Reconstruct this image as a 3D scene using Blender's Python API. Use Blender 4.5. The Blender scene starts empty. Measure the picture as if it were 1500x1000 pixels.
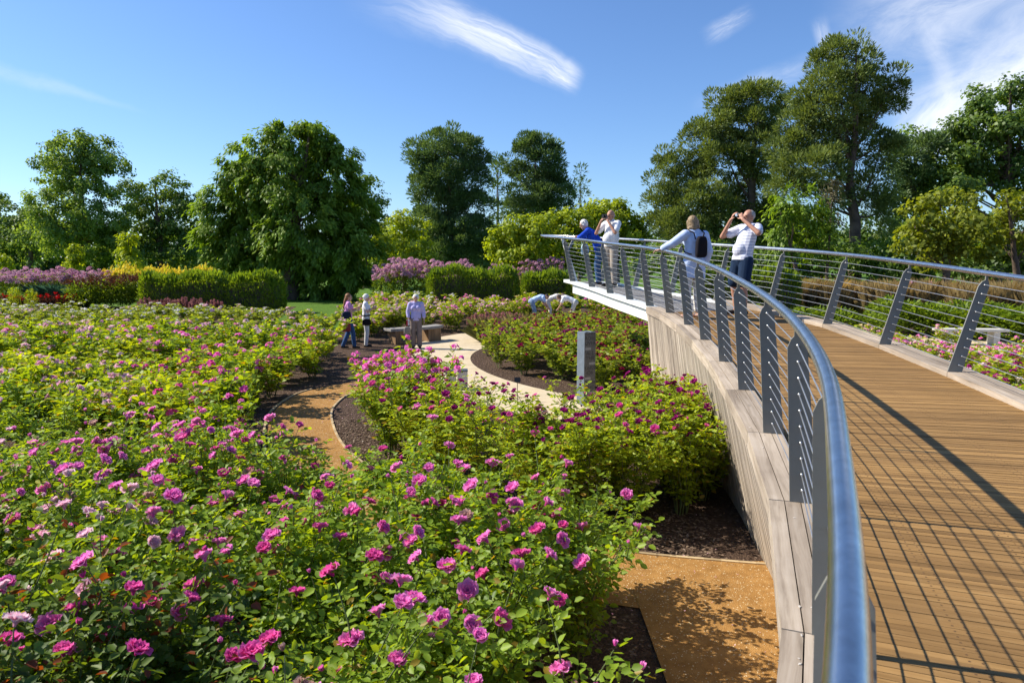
import bpy, math, random
import numpy as np
from mathutils import Vector, Matrix
R = math.radians
rng = np.random.default_rng(7)
rnd = random.Random(11)
sc = bpy.context.scene
col = sc.collection

# ------------------------------------------------------------------ camera
HC = 2.8
PITCH = math.atan(125 / 1000)
cam_d = bpy.data.cameras.new('camera'); cam = bpy.data.objects.new('camera', cam_d); col.objects.link(cam)
cam.location = (0, 0, HC); cam.rotation_euler = (math.pi / 2 - PITCH, 0, 0)
cam_d.sensor_width = 36; cam_d.lens = 24; cam_d.clip_start = 0.05; cam_d.clip_end = 2000
cam_d.dof.use_dof = True; cam_d.dof.focus_distance = 9.0; cam_d.dof.aperture_fstop = 6.3
sc.camera = cam
FWD = np.array([0, math.cos(PITCH), -math.sin(PITCH)]); UP = np.array([0, math.sin(PITCH), math.cos(PITCH)])
def ray(px, py):
    return FWD + np.array([1., 0, 0]) * ((px - 750) / 1000) - UP * ((py - 500) / 1000)
def atz(px, py, z):
    d = ray(px, py); return np.array([0, 0, HC]) + d * ((z - HC) / d[2])
def atd(px, py, Y):
    d = ray(px, py); return np.array([0, 0, HC]) + d * (Y / d[1])
def pix(p):
    q = np.asarray(p, float) - np.array([0, 0, HC]); f = q @ FWD
    return 750 + 1000 * q[0] / f, 500 - 1000 * (q @ UP) / f

# ------------------------------------------------------------------ materials
class NT:
    def __init__(s, tree): s.t = tree; s.n = tree.nodes; s.l = tree.links
    def node(s, typ, **kw):
        n = s.n.new(typ)
        for k, v in kw.items():
            if k.startswith('i_'):
                key = k[2:].replace('_', ' '); s.put(n.inputs[int(key) if key.isdigit() else key], v)
            else: setattr(n, k, v)
        return n
    def put(s, sock, v):
        if isinstance(v, bpy.types.NodeSocket): s.l.new(v, sock)
        else: sock.default_value = v
    def m(s, op, a, b=None, c=None, clamp=False):
        n = s.n.new('ShaderNodeMath'); n.operation = op; n.use_clamp = clamp
        for i, v in enumerate((a, b, c)):
            if v is not None: s.put(n.inputs[i], v)
        return n.outputs[0]
    def mixc(s, f, a, b, blend='MIX'):
        n = s.n.new('ShaderNodeMix'); n.data_type = 'RGBA'; n.blend_type = blend
        s.put(n.inputs[0], f); s.put(n.inputs[6], a); s.put(n.inputs[7], b); return n.outputs[2]
    def ramp(s, f, stops):
        n = s.n.new('ShaderNodeValToRGB'); e = n.color_ramp.elements
        while len(e) < len(stops): e.new(0.5)
        for q, (p, c) in zip(e, stops): q.position = p; q.color = c4(c)
        s.put(n.inputs[0], f); return n.outputs[0]
    def sstep(s, x, a, b):
        n = s.n.new('ShaderNodeMapRange'); n.interpolation_type = 'SMOOTHSTEP'
        s.put(n.inputs[0], x); s.put(n.inputs[1], a); s.put(n.inputs[2], b); return n.outputs[0]
def c4(c): return (c[0], c[1], c[2], 1.0) if len(c) == 3 else tuple(c)
def newmat(name):
    m = bpy.data.materials.new(name); m.use_nodes = True; m.node_tree.nodes.clear()
    T = NT(m.node_tree); out = T.node('ShaderNodeOutputMaterial'); return m, T, out
def simple(name, c, rough=0.6, metal=0.0, var=0.12, scale=8.0, bump=0.0, bscale=60.0, coords='Object', spec=0.4):
    m, T, out = newmat(name)
    tc = T.node('ShaderNodeTexCoord').outputs[coords]
    nz = T.node('ShaderNodeTexNoise', i_Vector=tc, i_Scale=scale, i_Detail=5.0, i_Roughness=0.6)
    a = [x * (1 - var) for x in c]; b = [min(1, x * (1 + var)) for x in c]
    cc = T.ramp(nz.outputs[0], [(0.3, a), (0.7, b)])
    p = T.node('ShaderNodeBsdfPrincipled', i_Base_Color=cc, i_Roughness=rough, i_Metallic=metal)
    p.inputs['Specular IOR Level'].default_value = spec
    if bump:
        n2 = T.node('ShaderNodeTexNoise', i_Vector=tc, i_Scale=bscale, i_Detail=4.0)
        bp = T.node('ShaderNodeBump', i_Strength=bump, i_Distance=0.01, i_Height=n2.outputs[0]); T.l.new(bp.outputs[0], p.inputs['Normal'])
    T.l.new(p.outputs[0], out.inputs[0]); return m
def leafmat(name, dark, light, trans=0.42, tboost=(1.5, 1.35, 0.6), gloss=0.02, rough=0.5, old=None):
    """leaf: colour from a per-leaf random and a per-clump tint; light passes through"""
    m, T, out = newmat(name)
    g = T.node('ShaderNodeNewGeometry').outputs['Random Per Island']
    at = T.node('ShaderNodeAttribute', attribute_name='tint').outputs['Fac']
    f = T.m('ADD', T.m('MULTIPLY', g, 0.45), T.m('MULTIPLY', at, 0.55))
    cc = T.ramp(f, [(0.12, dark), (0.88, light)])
    if old:
        cc = T.mixc(T.m('GREATER_THAN', T.m('FRACT', T.m('MULTIPLY', g, 37.0)), 1 - old[0]), cc, c4(old[1]))
    tcol = T.mixc(1.0, cc, c4(tboost), 'MULTIPLY')
    d = T.node('ShaderNodeBsdfDiffuse', i_Color=cc); t = T.node('ShaderNodeBsdfTranslucent', i_Color=tcol)
    mx = T.node('ShaderNodeMixShader'); T.put(mx.inputs[0], trans); T.l.new(d.outputs[0], mx.inputs[1]); T.l.new(t.outputs[0], mx.inputs[2])
    gl = T.node('ShaderNodeBsdfGlossy', i_Roughness=rough, i_Color=(1, 1, 1, 1))
    m2 = T.node('ShaderNodeMixShader'); T.put(m2.inputs[0], gloss); T.l.new(mx.outputs[0], m2.inputs[1]); T.l.new(gl.outputs[0], m2.inputs[2])
    T.l.new(m2.outputs[0], out.inputs[0]); return m
def petalmat(name, a, b, trans=0.42):
    m, T, out = newmat(name)
    g = T.node('ShaderNodeNewGeometry').outputs['Random Per Island']
    at = T.node('ShaderNodeAttribute', attribute_name='tint').outputs['Fac']
    o = T.node('ShaderNodeObjectInfo').outputs['Random']
    f = T.m('ADD', T.m('MULTIPLY', at, 0.6), T.m('ADD', T.m('MULTIPLY', g, 0.2), T.m('MULTIPLY', o, 0.2)))
    cc = T.ramp(f, [(0.1, a), (0.9, b)])
    d = T.node('ShaderNodeBsdfDiffuse', i_Color=cc); t = T.node('ShaderNodeBsdfTranslucent', i_Color=cc)
    mx = T.node('ShaderNodeMixShader'); T.put(mx.inputs[0], trans); T.l.new(d.outputs[0], mx.inputs[1]); T.l.new(t.outputs[0], mx.inputs[2])
    T.l.new(mx.outputs[0], out.inputs[0]); return m
def woodmat(name, dark, mid, light, su=1.2, sv=28.0, rough=0.75, knots=True, screws=0.0, bump=0.35):
    """plank wood: UV u runs along the grain in metres, v across it"""
    m, T, out = newmat(name)
    uv = T.node('ShaderNodeUVMap').outputs[0]
    mp = T.node('ShaderNodeMapping', i_Vector=uv); mp.inputs['Scale'].default_value = (su, sv, 1)
    wob = T.node('ShaderNodeTexNoise', i_Vector=uv, i_Scale=2.0, i_Detail=2.0)
    add = T.node('ShaderNodeVectorMath', operation='ADD'); T.l.new(mp.outputs[0], add.inputs[0])
    sclv = T.node('ShaderNodeVectorMath', operation='SCALE'); T.l.new(wob.outputs[1], sclv.inputs[0]); sclv.inputs[3].default_value = 1.6
    T.l.new(sclv.outputs[0], add.inputs[1])
    nz = T.node('ShaderNodeTexNoise', i_Vector=add.outputs[0], i_Scale=1.0, i_Detail=6.0, i_Roughness=0.65)
    cc = T.ramp(nz.outputs[0], [(0.25, dark), (0.5, mid), (0.75, light)])
    g = T.node('ShaderNodeNewGeometry').outputs['Random Per Island']
    cc = T.mixc(1.0, cc, T.ramp(g, [(0, (0.72, 0.70, 0.68)), (1, (1.18, 1.16, 1.12))]), 'MULTIPLY')
    blot = T.node('ShaderNodeTexNoise', i_Vector=uv, i_Scale=1.3, i_Detail=3.0)
    cc = T.mixc(0.55, cc, T.ramp(blot.outputs[0], [(0.35, (0.75, 0.72, 0.7)), (0.65, (1.12, 1.12, 1.12))]), 'MULTIPLY')
    wear = T.node('ShaderNodeTexNoise', i_Vector=T.node('ShaderNodeTexCoord').outputs['Object'], i_Scale=0.8, i_Detail=5.0, i_Roughness=0.6)
    cc = T.mixc(0.7, cc, T.ramp(wear.outputs[0], [(0.36, (0.78, 0.77, 0.76)), (0.62, (1.12, 1.12, 1.12))]), 'MULTIPLY')
    if knots:
        mk = T.node('ShaderNodeMapping', i_Vector=uv); mk.inputs['Scale'].default_value = (2.2, 8, 1)
        vo = T.node('ShaderNodeTexVoronoi', i_Vector=mk.outputs[0], i_Scale=1.0)
        cc = T.mixc(T.m('MULTIPLY', T.m('SUBTRACT', 1.0, T.sstep(vo.outputs['Distance'], 0.02, 0.16)), 0.45), cc, c4([x * 0.45 for x in dark]))
    if screws:
        sx = T.node('ShaderNodeSeparateXYZ', i_Vector=uv)
        u = T.m('SUBTRACT', T.m('FRACT', T.m('DIVIDE', T.m('ADD', sx.outputs[0], 50.0), screws)), 0.5)
        u = T.m('MULTIPLY', u, screws)
        u = T.m('SUBTRACT', T.m('ABSOLUTE', u), 0.022)
        v = T.m('SUBTRACT', sx.outputs[1], 0.018)
        r2 = T.m('ADD', T.m('MULTIPLY', u, u), T.m('MULTIPLY', v, v))
        cc = T.mixc(T.m('LESS_THAN', r2, 0.0052 ** 2), cc, (0.11, 0.06, 0.026, 1))
    p = T.node('ShaderNodeBsdfPrincipled', i_Base_Color=cc, i_Roughness=rough); p.inputs['Specular IOR Level'].default_value = 0.25
    bp = T.node('ShaderNodeBump', i_Strength=bump, i_Distance=0.004, i_Height=nz.outputs[0]); T.l.new(bp.outputs[0], p.inputs['Normal'])
    T.l.new(p.outputs[0], out.inputs[0]); return m
def groundmat(name, stops, scale, bscale, bump, rough=0.95, specks=None, big=0.35):
    m, T, out = newmat(name)
    tc = T.node('ShaderNodeTexCoord').outputs['Object']
    nz = T.node('ShaderNodeTexNoise', i_Vector=tc, i_Scale=scale, i_Detail=8.0, i_Roughness=0.7)
    cc = T.ramp(nz.outputs[0], stops)
    bg = T.node('ShaderNodeTexNoise', i_Vector=tc, i_Scale=0.9, i_Detail=4.0)
    cc = T.mixc(big, cc, T.ramp(bg.outputs[0], [(0.3, (0.6, 0.6, 0.6)), (0.7, (1.25, 1.22, 1.18))]), 'MULTIPLY')
    vo = T.node('ShaderNodeTexVoronoi', i_Vector=tc, i_Scale=bscale)
    if specks:
        cc = T.mixc(T.m('LESS_THAN', T.node('ShaderNodeSeparateColor', i_Color=vo.outputs['Color']).outputs[0], specks[0]), cc, c4(specks[1]))
    p = T.node('ShaderNodeBsdfPrincipled', i_Base_Color=cc, i_Roughness=rough); p.inputs['Specular IOR Level'].default_value = 0.15
    h = T.m('ADD', T.m('MULTIPLY', vo.outputs['Distance'], 0.6), nz.outputs[0])
    bp = T.node('ShaderNodeBump', i_Strength=bump, i_Distance=0.03, i_Height=h); T.l.new(bp.outputs[0], p.inputs['Normal'])
    T.l.new(p.outputs[0], out.inputs[0]); return m
M = {}
M['mulch'] = groundmat('mulch', [(0.3, (0.034, 0.020, 0.014)), (0.55, (0.092, 0.058, 0.040)), (0.75, (0.18, 0.12, 0.085))], 16, 40, 1.0, specks=(0.06, (0.20, 0.14, 0.10)))
M['gold'] = groundmat('gold_gravel', [(0.3, (0.25, 0.125, 0.035)), (0.6, (0.38, 0.205, 0.066)), (0.8, (0.46, 0.27, 0.10))], 9, 120, 0.35, specks=(0.03, (0.6, 0.48, 0.3)))
M['buff'] = groundmat('buff_paving', [(0.3, (0.50, 0.40, 0.26)), (0.6, (0.60, 0.50, 0.35)), (0.8, (0.66, 0.57, 0.42))], 3, 90, 0.12, big=0.18)
M['lawn'] = groundmat('lawn_turf', [(0.3, (0.05, 0.11, 0.012)), (0.6, (0.10, 0.19, 0.02)), (0.8, (0.15, 0.25, 0.03))], 5, 60, 0.5)
M['kerb'] = woodmat('weathered_timber', (0.23, 0.185, 0.14), (0.44, 0.37, 0.295), (0.56, 0.49, 0.41))
M['deck'] = woodmat('brown_decking', (0.20, 0.112, 0.038), (0.295, 0.172, 0.062), (0.385, 0.235, 0.095), su=1.0, sv=40, knots=False, screws=0.5)
M['fascia'] = woodmat('fascia_boards', (0.17, 0.14, 0.11), (0.39, 0.335, 0.275), (0.57, 0.51, 0.44), su=0.9, sv=22)
M['tipdeck'] = simple('grey_decking', (0.22, 0.21, 0.20), 0.8, bump=0.3)
M['steel'] = simple('brushed_steel', (0.66, 0.645, 0.62), 0.27, 1.0, 0.16, 14, 0.04, 160)
M['cable'] = simple('steel_cable', (0.66, 0.66, 0.66), 0.35, 0.85, 0.05)
M['post'] = simple('grey_paint', (0.205, 0.205, 0.182), 0.45, 0.0, 0.08, 5, 0.04, 90)
M['white_steel'] = simple('white_painted_steel', (0.74, 0.76, 0.72), 0.4, 0.0, 0.05)
M['grate'] = simple('dark_grating', (0.035, 0.035, 0.035), 0.6, 0.3)
M['bark'] = simple('bark', (0.12, 0.085, 0.06), 0.9, 0, 0.4, 3, 0.6, 14)
M['stem'] = simple('rose_stem', (0.10, 0.13, 0.04), 0.7, 0, 0.4, 6)
M['edging'] = woodmat('timber_edging', (0.34, 0.25, 0.14), (0.48, 0.37, 0.22), (0.58, 0.47, 0.30))
M['slate'] = simple('slate_side', (0.135, 0.165, 0.20), 0.6, 0, 0.15, 9, 0.15, 70)
M['slate_text'] = simple('carved_letters', (0.055, 0.055, 0.055), 0.8)
M['slate_bar'] = simple('pale_bar', (0.26, 0.27, 0.28), 0.6)
M['black'] = simple('black_plastic', (0.012, 0.012, 0.013), 0.4)
M['stone'] = simple('pale_stone', (0.55, 0.53, 0.48), 0.7, 0, 0.2, 12, 0.2, 60)
M['stone_dark'] = simple('dark_stone', (0.10, 0.12, 0.15), 0.25, 0, 0.2, 12)
M['bench_slab'] = simple('grey_slab', (0.27, 0.25, 0.22), 0.8, 0, 0.2, 10, 0.3, 40)
M['bench_block'] = woodmat('oak_block', (0.18, 0.10, 0.05), (0.30, 0.19, 0.10), (0.40, 0.27, 0.16))
M['bench_white'] = simple('pale_bench', (0.55, 0.53, 0.48), 0.7, 0, 0.1, 8)
# foliage
M['rose_leaf'] = leafmat('rose_leaf', (0.080, 0.167, 0.015), (0.313, 0.459, 0.029), 0.5, (1.9, 1.5, 0.3), 0.018, 0.5, old=(0.035, (0.30, 0.22, 0.02)))
M['rose_leaf_lime'] = leafmat('rose_leaf_lime', (0.149, 0.248, 0.014), (0.439, 0.545, 0.031), 0.5, (1.7, 1.4, 0.3), 0.018, 0.5, old=(0.05, (0.34, 0.26, 0.02)))
M['rose_leaf_far'] = leafmat('rose_leaf_far', (0.127, 0.201, 0.018), (0.345, 0.425, 0.052), 0.5, (1.5, 1.3, 0.4), 0.015, 0.5, old=(0.03, (0.28, 0.22, 0.06)))
M['rose_leaf_shaded'] = leafmat('rose_leaf_shaded', (0.040, 0.090, 0.014), (0.161, 0.247, 0.028), 0.46, (1.8, 1.5, 0.4), 0.018, 0.5, old=(0.09, (0.20, 0.05, 0.015)))  # darker leaf copy: shade of the near left corner painted in, plus reddish leaves
M['broad'] = leafmat('broad_leaf', (0.088, 0.169, 0.035), (0.284, 0.405, 0.074), 0.5, (1.5, 1.35, 0.5))
M['broad_dark'] = leafmat('broad_leaf_dark', (0.059, 0.119, 0.025), (0.210, 0.315, 0.053), 0.48, (1.4, 1.3, 0.5))
M['cypress'] = leafmat('feathery_leaf', (0.07, 0.14, 0.015), (0.29, 0.42, 0.044), 0.46, (1.4, 1.35, 0.45))
M['pine'] = leafmat('pine_needles', (0.041, 0.090, 0.037), (0.178, 0.270, 0.092), 0.32, (1.3, 1.2, 0.5))
M['pine_green'] = leafmat('pine_needles_green', (0.062, 0.106, 0.028), (0.247, 0.310, 0.076), 0.32, (1.3, 1.2, 0.5))
M['lime'] = leafmat('lime_leaf', (0.180, 0.258, 0.012), (0.456, 0.528, 0.029), 0.5, (1.4, 1.3, 0.45))
M['gold_olive'] = leafmat('olive_gold_leaf', (0.12, 0.16, 0.012), (0.32, 0.36, 0.030), 0.48, (1.4, 1.3, 0.45))
M['yew'] = leafmat('yew_leaf', (0.063, 0.133, 0.008), (0.280, 0.378, 0.025), 0.42, (1.5, 1.4, 0.45))
M['green'] = leafmat('border_leaf', (0.075, 0.14, 0.012), (0.25, 0.34, 0.03), 0.48, (1.5, 1.4, 0.45))
M['teal'] = leafmat('blue_green_blade', (0.030, 0.090, 0.060), (0.090, 0.192, 0.120), 0.3, (1.2, 1.2, 0.9))
M['maroon'] = leafmat('maroon_leaf', (0.05, 0.018, 0.014), (0.14, 0.06, 0.03), 0.3, (1.3, 1.0, 0.7))
M['straw'] = leafmat('straw_blade', (0.24, 0.17, 0.07), (0.47, 0.37, 0.17), 0.45, (1.3, 1.1, 0.7))
M['olive'] = leafmat('olive_blade', (0.10, 0.125, 0.025), (0.26, 0.27, 0.07), 0.4, (1.3, 1.2, 0.6))
M['twig'] = leafmat('grey_twigs', (0.10, 0.09, 0.05), (0.20, 0.18, 0.10), 0.2, (1.1, 1.1, 0.8))
PET = {
 'hot pink': petalmat('petal_hot_pink', (0.90, 0.065, 0.50), (0.97, 0.40, 0.74)),
 'magenta': petalmat('petal_magenta', (0.72, 0.02, 0.30), (0.88, 0.20, 0.52)),
 'lilac pink': petalmat('petal_lilac', (0.86, 0.36, 0.54), (0.96, 0.72, 0.78)),
 'pale pink': petalmat('petal_pale', (0.78, 0.45, 0.52), (0.90, 0.74, 0.76)),
 'crimson purple': petalmat('petal_crimson', (0.19, 0.004, 0.075), (0.46, 0.035, 0.26), 0.35),
 'dark red': petalmat('petal_dark_red', (0.16, 0.004, 0.03), (0.34, 0.012, 0.09), 0.2),
 'white': petalmat('petal_white', (0.72, 0.66, 0.58), (0.84, 0.82, 0.78)),
 'yellow': petalmat('petal_yellow', (0.68, 0.50, 0.16), (0.80, 0.70, 0.38)),
 'gold': petalmat('petal_gold', (0.80, 0.58, 0.03), (0.88, 0.74, 0.10)),
 'scarlet': petalmat('petal_scarlet', (0.45, 0.006, 0.01), (0.66, 0.02, 0.02)),
 'faded': petalmat('petal_faded', (0.42, 0.22, 0.17), (0.66, 0.44, 0.38)),
 'mauve': petalmat('petal_mauve', (0.48, 0.19, 0.31), (0.74, 0.47, 0.56)),
 'feather pink': petalmat('petal_feather', (0.30, 0.10, 0.10), (0.46, 0.24, 0.22)),
}

# ------------------------------------------------------------------ mesh helpers
def nmesh(name, V, F, mat=None, tint=None, smooth=False):
    """fast mesh: V (n,3), F (m,k) of one polygon size"""
    V = np.ascontiguousarray(V, dtype=np.float32); F = np.ascontiguousarray(F, dtype=np.int32)
    me = bpy.data.meshes.new(name); k = F.shape[1]; m = F.shape[0]
    me.vertices.add(len(V)); me.vertices.foreach_set('co', V.ravel())
    me.loops.add(m * k); me.loops.foreach_set('vertex_index', F.ravel())
    me.polygons.add(m); me.polygons.foreach_set('loop_start', np.arange(m, dtype=np.int32) * k)
    if smooth: me.polygons.foreach_set('use_smooth', np.ones(m, dtype=bool))
    me.update(calc_edges=True)
    if tint is not None:
        a = me.attributes.new('tint', 'FLOAT', 'POINT'); a.data.foreach_set('value', np.ascontiguousarray(tint, dtype=np.float32))
    if mat: me.materials.append(mat)
    return me
def link(name, data, parent=None, loc=None):
    o = bpy.data.objects.new(name, data); col.objects.link(o)
    if parent is not None: o.parent = parent
    if loc is not None: o.location = loc
    return o
def tag(o, label=None, cat=None, group=None, kind=None):
    if label: o['label'] = label
    if cat: o['category'] = cat
    if group: o['group'] = group
    if kind: o['kind'] = kind
    return o
def empty(name, loc, label, cat, group=None, rz=0.0):
    o = bpy.data.objects.new(name, None); col.objects.link(o); o.location = tuple(loc); o.rotation_euler.z = rz; o.empty_display_size = 0.2
    return tag(o, label, cat, group)
class MB:
    """collects shapes, builds ONE mesh object; boxes and strips carry UVs in metres"""
    def __init__(s): s.v = []; s.f = []; s.uv = []; s.sm = []
    def add(s, verts, faces, uvs=None, smooth=False):
        b = len(s.v); s.v += [tuple(map(float, p)) for p in verts]
        for i, f in enumerate(faces):
            s.f.append([b + j for j in f]); s.uv.append(uvs[i] if uvs else [(0, 0)] * len(f)); s.sm.append(smooth)
    def box(s, o, ax, ay, az, u0=None, v0=None):
        o, ax, ay, az = (np.asarray(q, float) for q in (o, ax, ay, az))
        if np.dot(np.cross(ax, ay), az) < 0: o = o + az; az = -az
        u0 = rnd.uniform(0, 40) if u0 is None else u0; v0 = rnd.uniform(0, 40) if v0 is None else v0
        c = [o, o + ax, o + ax + ay, o + ay, o + az, o + ax + az, o + ax + ay + az, o + ay + az]
        L, w, h = (float(np.linalg.norm(q)) for q in (ax, ay, az))
        fs = [(3, 2, 1, 0), (4, 5, 6, 7), (0, 1, 5, 4), (2, 3, 7, 6), (1, 2, 6, 5), (3, 0, 4, 7)]
        U = lambda x, y: (u0 + x, v0 + y)
        uv = [[U(0, w), U(L, w), U(L, 0), U(0, 0)], [U(0, 0), U(L, 0), U(L, w), U(0, w)], [U(0, -h), U(L, -h), U(L, 0), U(0, 0)],
              [U(L, w + h), U(0, w + h), U(0, w), U(L, w)], [U(L, 0), U(L, w), U(L + h, w), U(L + h, 0)], [U(0, w), U(0, 0), U(-h, 0), U(-h, w)]]
        s.add(c, fs, uv)
    def hexa(s, c, u0=None, v0=None):
        """8 corners: bottom 0-3 counter-clockwise, top 4-7"""
        c = [np.asarray(q, float) for q in c]
        u0 = rnd.uniform(0, 40) if u0 is None else u0; v0 = rnd.uniform(0, 40) if v0 is None else v0
        L = np.linalg.norm(c[5] - c[4]); w = np.linalg.norm(c[7] - c[4]); h = np.linalg.norm(c[4] - c[0])
        fs = [(3, 2, 1, 0), (4, 5, 6, 7), (0, 1, 5, 4), (2, 3, 7, 6), (1, 2, 6, 5), (3, 0, 4, 7)]
        U = lambda x, y: (u0 + x, v0 + y)
        uv = [[U(0, w), U(L, w), U(L, 0), U(0, 0)], [U(0, 0), U(L, 0), U(L, w), U(0, w)], [U(0, -h), U(L, -h), U(L, 0), U(0, 0)],
              [U(L, w + h), U(0, w + h), U(0, w), U(L, w)], [U(L, 0), U(L, w), U(L + h, w), U(L + h, 0)], [U(0, w), U(0, 0), U(-h, 0), U(-h, w)]]
        s.add(c, fs, uv)
    def tube(s, pts, r, seg=8, caps=True, smooth=True):
        pts = [np.asarray(p, float) for p in pts]; n = len(pts)
        rs = [r] * n if np.isscalar(r) else list(r)
        T = [pts[min(i + 1, n - 1)] - pts[max(i - 1, 0)] for i in range(n)]
        T = [t / max(np.linalg.norm(t), 1e-9) for t in T]
        a = np.array([0, 0, 1.]) if abs(T[0][2]) < 0.9 else np.array([1., 0, 0])
        u = np.cross(a, T[0]); u /= np.linalg.norm(u)
        V = []
        for i in range(n):
            u = u - T[i] * np.dot(u, T[i]); u /= max(np.linalg.norm(u), 1e-9); w = np.cross(T[i], u)
            for k in range(seg):
                t = 2 * math.pi * k / seg; V.append(pts[i] + rs[i] * (math.cos(t) * u + math.sin(t) * w))
        F = [(i * seg + k, i * seg + (k + 1) % seg, (i + 1) * seg + (k + 1) % seg, (i + 1) * seg + k) for i in range(n - 1) for k in range(seg)]
        s.add(V, F, None, smooth)
        if caps:
            s.add(V[:seg], [tuple(reversed(range(seg)))]); s.add(V[-seg:], [tuple(range(seg))])
    def prism(s, poly, ext):
        n = len(poly); poly = [np.asarray(p, float) for p in poly]; ext = np.asarray(ext, float)
        V = poly + [p + ext for p in poly]
        nrm = sum(np.cross(poly[i], poly[(i + 1) % n]) for i in range(n))
        if np.dot(nrm, ext) > 0: a, b = tuple(reversed(range(n))), tuple(range(n, 2 * n)); sd = [(i, (i + 1) % n, n + (i + 1) % n, n + i) for i in range(n)]
        else: a, b = tuple(range(n)), tuple(reversed(range(n, 2 * n))); sd = [((i + 1) % n, i, n + i, n + (i + 1) % n) for i in range(n)]
        s.add(V, [a, b] + sd)
    def ball(s, c, r, seg=10, rings=6, sz=1.0):
        c = np.asarray(c, float); V = [c + np.array([0, 0, r * sz])]
        for i in range(1, rings):
            t = math.pi * i / rings
            for k in range(seg):
                p = 2 * math.pi * k / seg; V.append(c + r * np.array([math.sin(t) * math.cos(p), math.sin(t) * math.sin(p), sz * math.cos(t)]))
        V.append(c - np.array([0, 0, r * sz])); L = len(V) - 1
        F = [(0, 1 + k, 1 + (k + 1) % seg) for k in range(seg)]
        for i in range(rings - 2):
            for k in range(seg):
                a = 1 + i * seg; F.append((a + k, a + seg + k, a + seg + (k + 1) % seg, a + (k + 1) % seg))
        a = 1 + (rings - 2) * seg; F += [(a + k, L, a + (k + 1) % seg) for k in range(seg)]
        s.add(V, F, None, True)
    def mesh(s, name, mat=None):
        me = bpy.data.meshes.new(name); me.from_pydata(s.v, [], s.f)
        ul = me.uv_layers.new(name='UVMap'); fl = [c for f in s.uv for q in f for c in q]
        ul.data.foreach_set('uv', np.array(fl, dtype=np.float32))
        me.polygons.foreach_set('use_smooth', np.array(s.sm, dtype=bool))
        if mat: me.materials.append(mat)
        me.update(); return me
    def build(s, name, mat, parent=None, loc=None):
        if parent is not None and loc is None:
            off = np.array(parent.matrix_basis.translation); s.v = [tuple(np.asarray(p) - off) for p in s.v]
        return link(name, s.mesh(name, mat), parent, loc)
def unit(a): return a / np.maximum(np.linalg.norm(a, axis=-1, keepdims=True), 1e-9)
def cards(P, D, N, L, W, fold=0.25, kind='kite'):
    """leaf cards: base P, long axis D, normal N, length L, width W -> verts, quads"""
    n = len(P); D = unit(D); S = unit(np.cross(D, N)); Nn = np.cross(S, D)
    L = np.broadcast_to(L, (n,))[:, None]; W = np.broadcast_to(W, (n,))[:, None]
    if kind == 'kite':
        v = np.stack([P, P + D * L * 0.45 + S * W * 0.5 + Nn * W * fold, P + D * L, P + D * L * 0.45 - S * W * 0.5 + Nn * W * fold], 1)
        return v.reshape(-1, 3), np.arange(4 * n).reshape(n, 4)
    v = np.stack([P, P + D * L * 0.3 + S * W * 0.46 + Nn * W * fold, P + D * L * 0.68 + S * W * 0.42 + Nn * W * fold * 0.8, P + D * L - Nn * L * 0.08,
                  P + D * L * 0.68 - S * W * 0.42 + Nn * W * fold * 0.8, P + D * L * 0.3 - S * W * 0.46 + Nn * W * fold], 1)
    b = (np.arange(n) * 6)[:, None]
    f = np.concatenate([b + np.array([[0, 1, 2, 3]]), b + np.array([[0, 3, 4, 5]])], 0)
    return v.reshape(-1, 3), f
def cat(parts):
    V, F, o = [], [], 0
    for v, f in parts: V.append(v); F.append(f + o); o += len(v)
    return np.concatenate(V), np.concatenate(F)
def rdir(n): return unit(rng.normal(size=(n, 3)))
# ------------------------------------------------------------------ sun and sky
SUN_AZ = R(-76); SUN_EL = R(41)          # azimuth from +Y, clockwise
to_sun = Vector((math.sin(SUN_AZ) * math.cos(SUN_EL), math.cos(SUN_AZ) * math.cos(SUN_EL), math.sin(SUN_EL)))
sd = bpy.data.lights.new('sun', 'SUN'); sd.energy = 5.0; sd.angle = R(0.53); sd.color = (1.0, 0.93, 0.80)
so = bpy.data.objects.new('sun', sd); col.objects.link(so); so.rotation_euler = to_sun.to_track_quat('Z', 'Y').to_euler(); so.location = (-20, 10, 30)
w = bpy.data.worlds.new('World'); sc.world = w; w.use_nodes = True; w.node_tree.nodes.clear()
T = NT(w.node_tree)
sky = T.node('ShaderNodeTexSky', sky_type='NISHITA', sun_disc=False, sun_elevation=SUN_EL, sun_rotation=SUN_AZ, altitude=50.0, air_density=1.0, dust_density=0.35, ozone_density=2.4)
D = T.node('ShaderNodeTexCoord').outputs['Generated']
def dot(v):
    n = T.node('ShaderNodeVectorMath', operation='DOT_PRODUCT'); T.l.new(D, n.inputs[0]); n.inputs[1].default_value = tuple(v); return n.outputs['Value']
def frame(pa, pb):
    """plane coordinates on the sky: U from 0 at sky direction pa to 1 at pb, V across (positive below)"""
    a, b = unit(ray(*pa)), unit(ray(*pb)); c = a
    u = b - a * np.dot(a, b); u /= np.linalg.norm(u); v = np.cross(c, u); ang = math.tan(math.acos(np.dot(a, b)))
    dc = T.m('MAXIMUM', dot(c), 0.01)
    return T.m('DIVIDE', T.m('DIVIDE', dot(u), dc), ang), T.m('DIVIDE', T.m('DIVIDE', dot(v), dc), ang)
def noise(U, V, su, sv, seed, detail=6.0, rough=0.6, dist=0.0):
    cb = T.node('ShaderNodeCombineXYZ', i_X=T.m('MULTIPLY', U, su), i_Y=T.m('MULTIPLY', V, sv), i_Z=seed)
    return T.node('ShaderNodeTexNoise', i_Vector=cb.outputs[0], i_Scale=1.0, i_Detail=detail, i_Roughness=rough, i_Distortion=dist).outputs[0]
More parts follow.
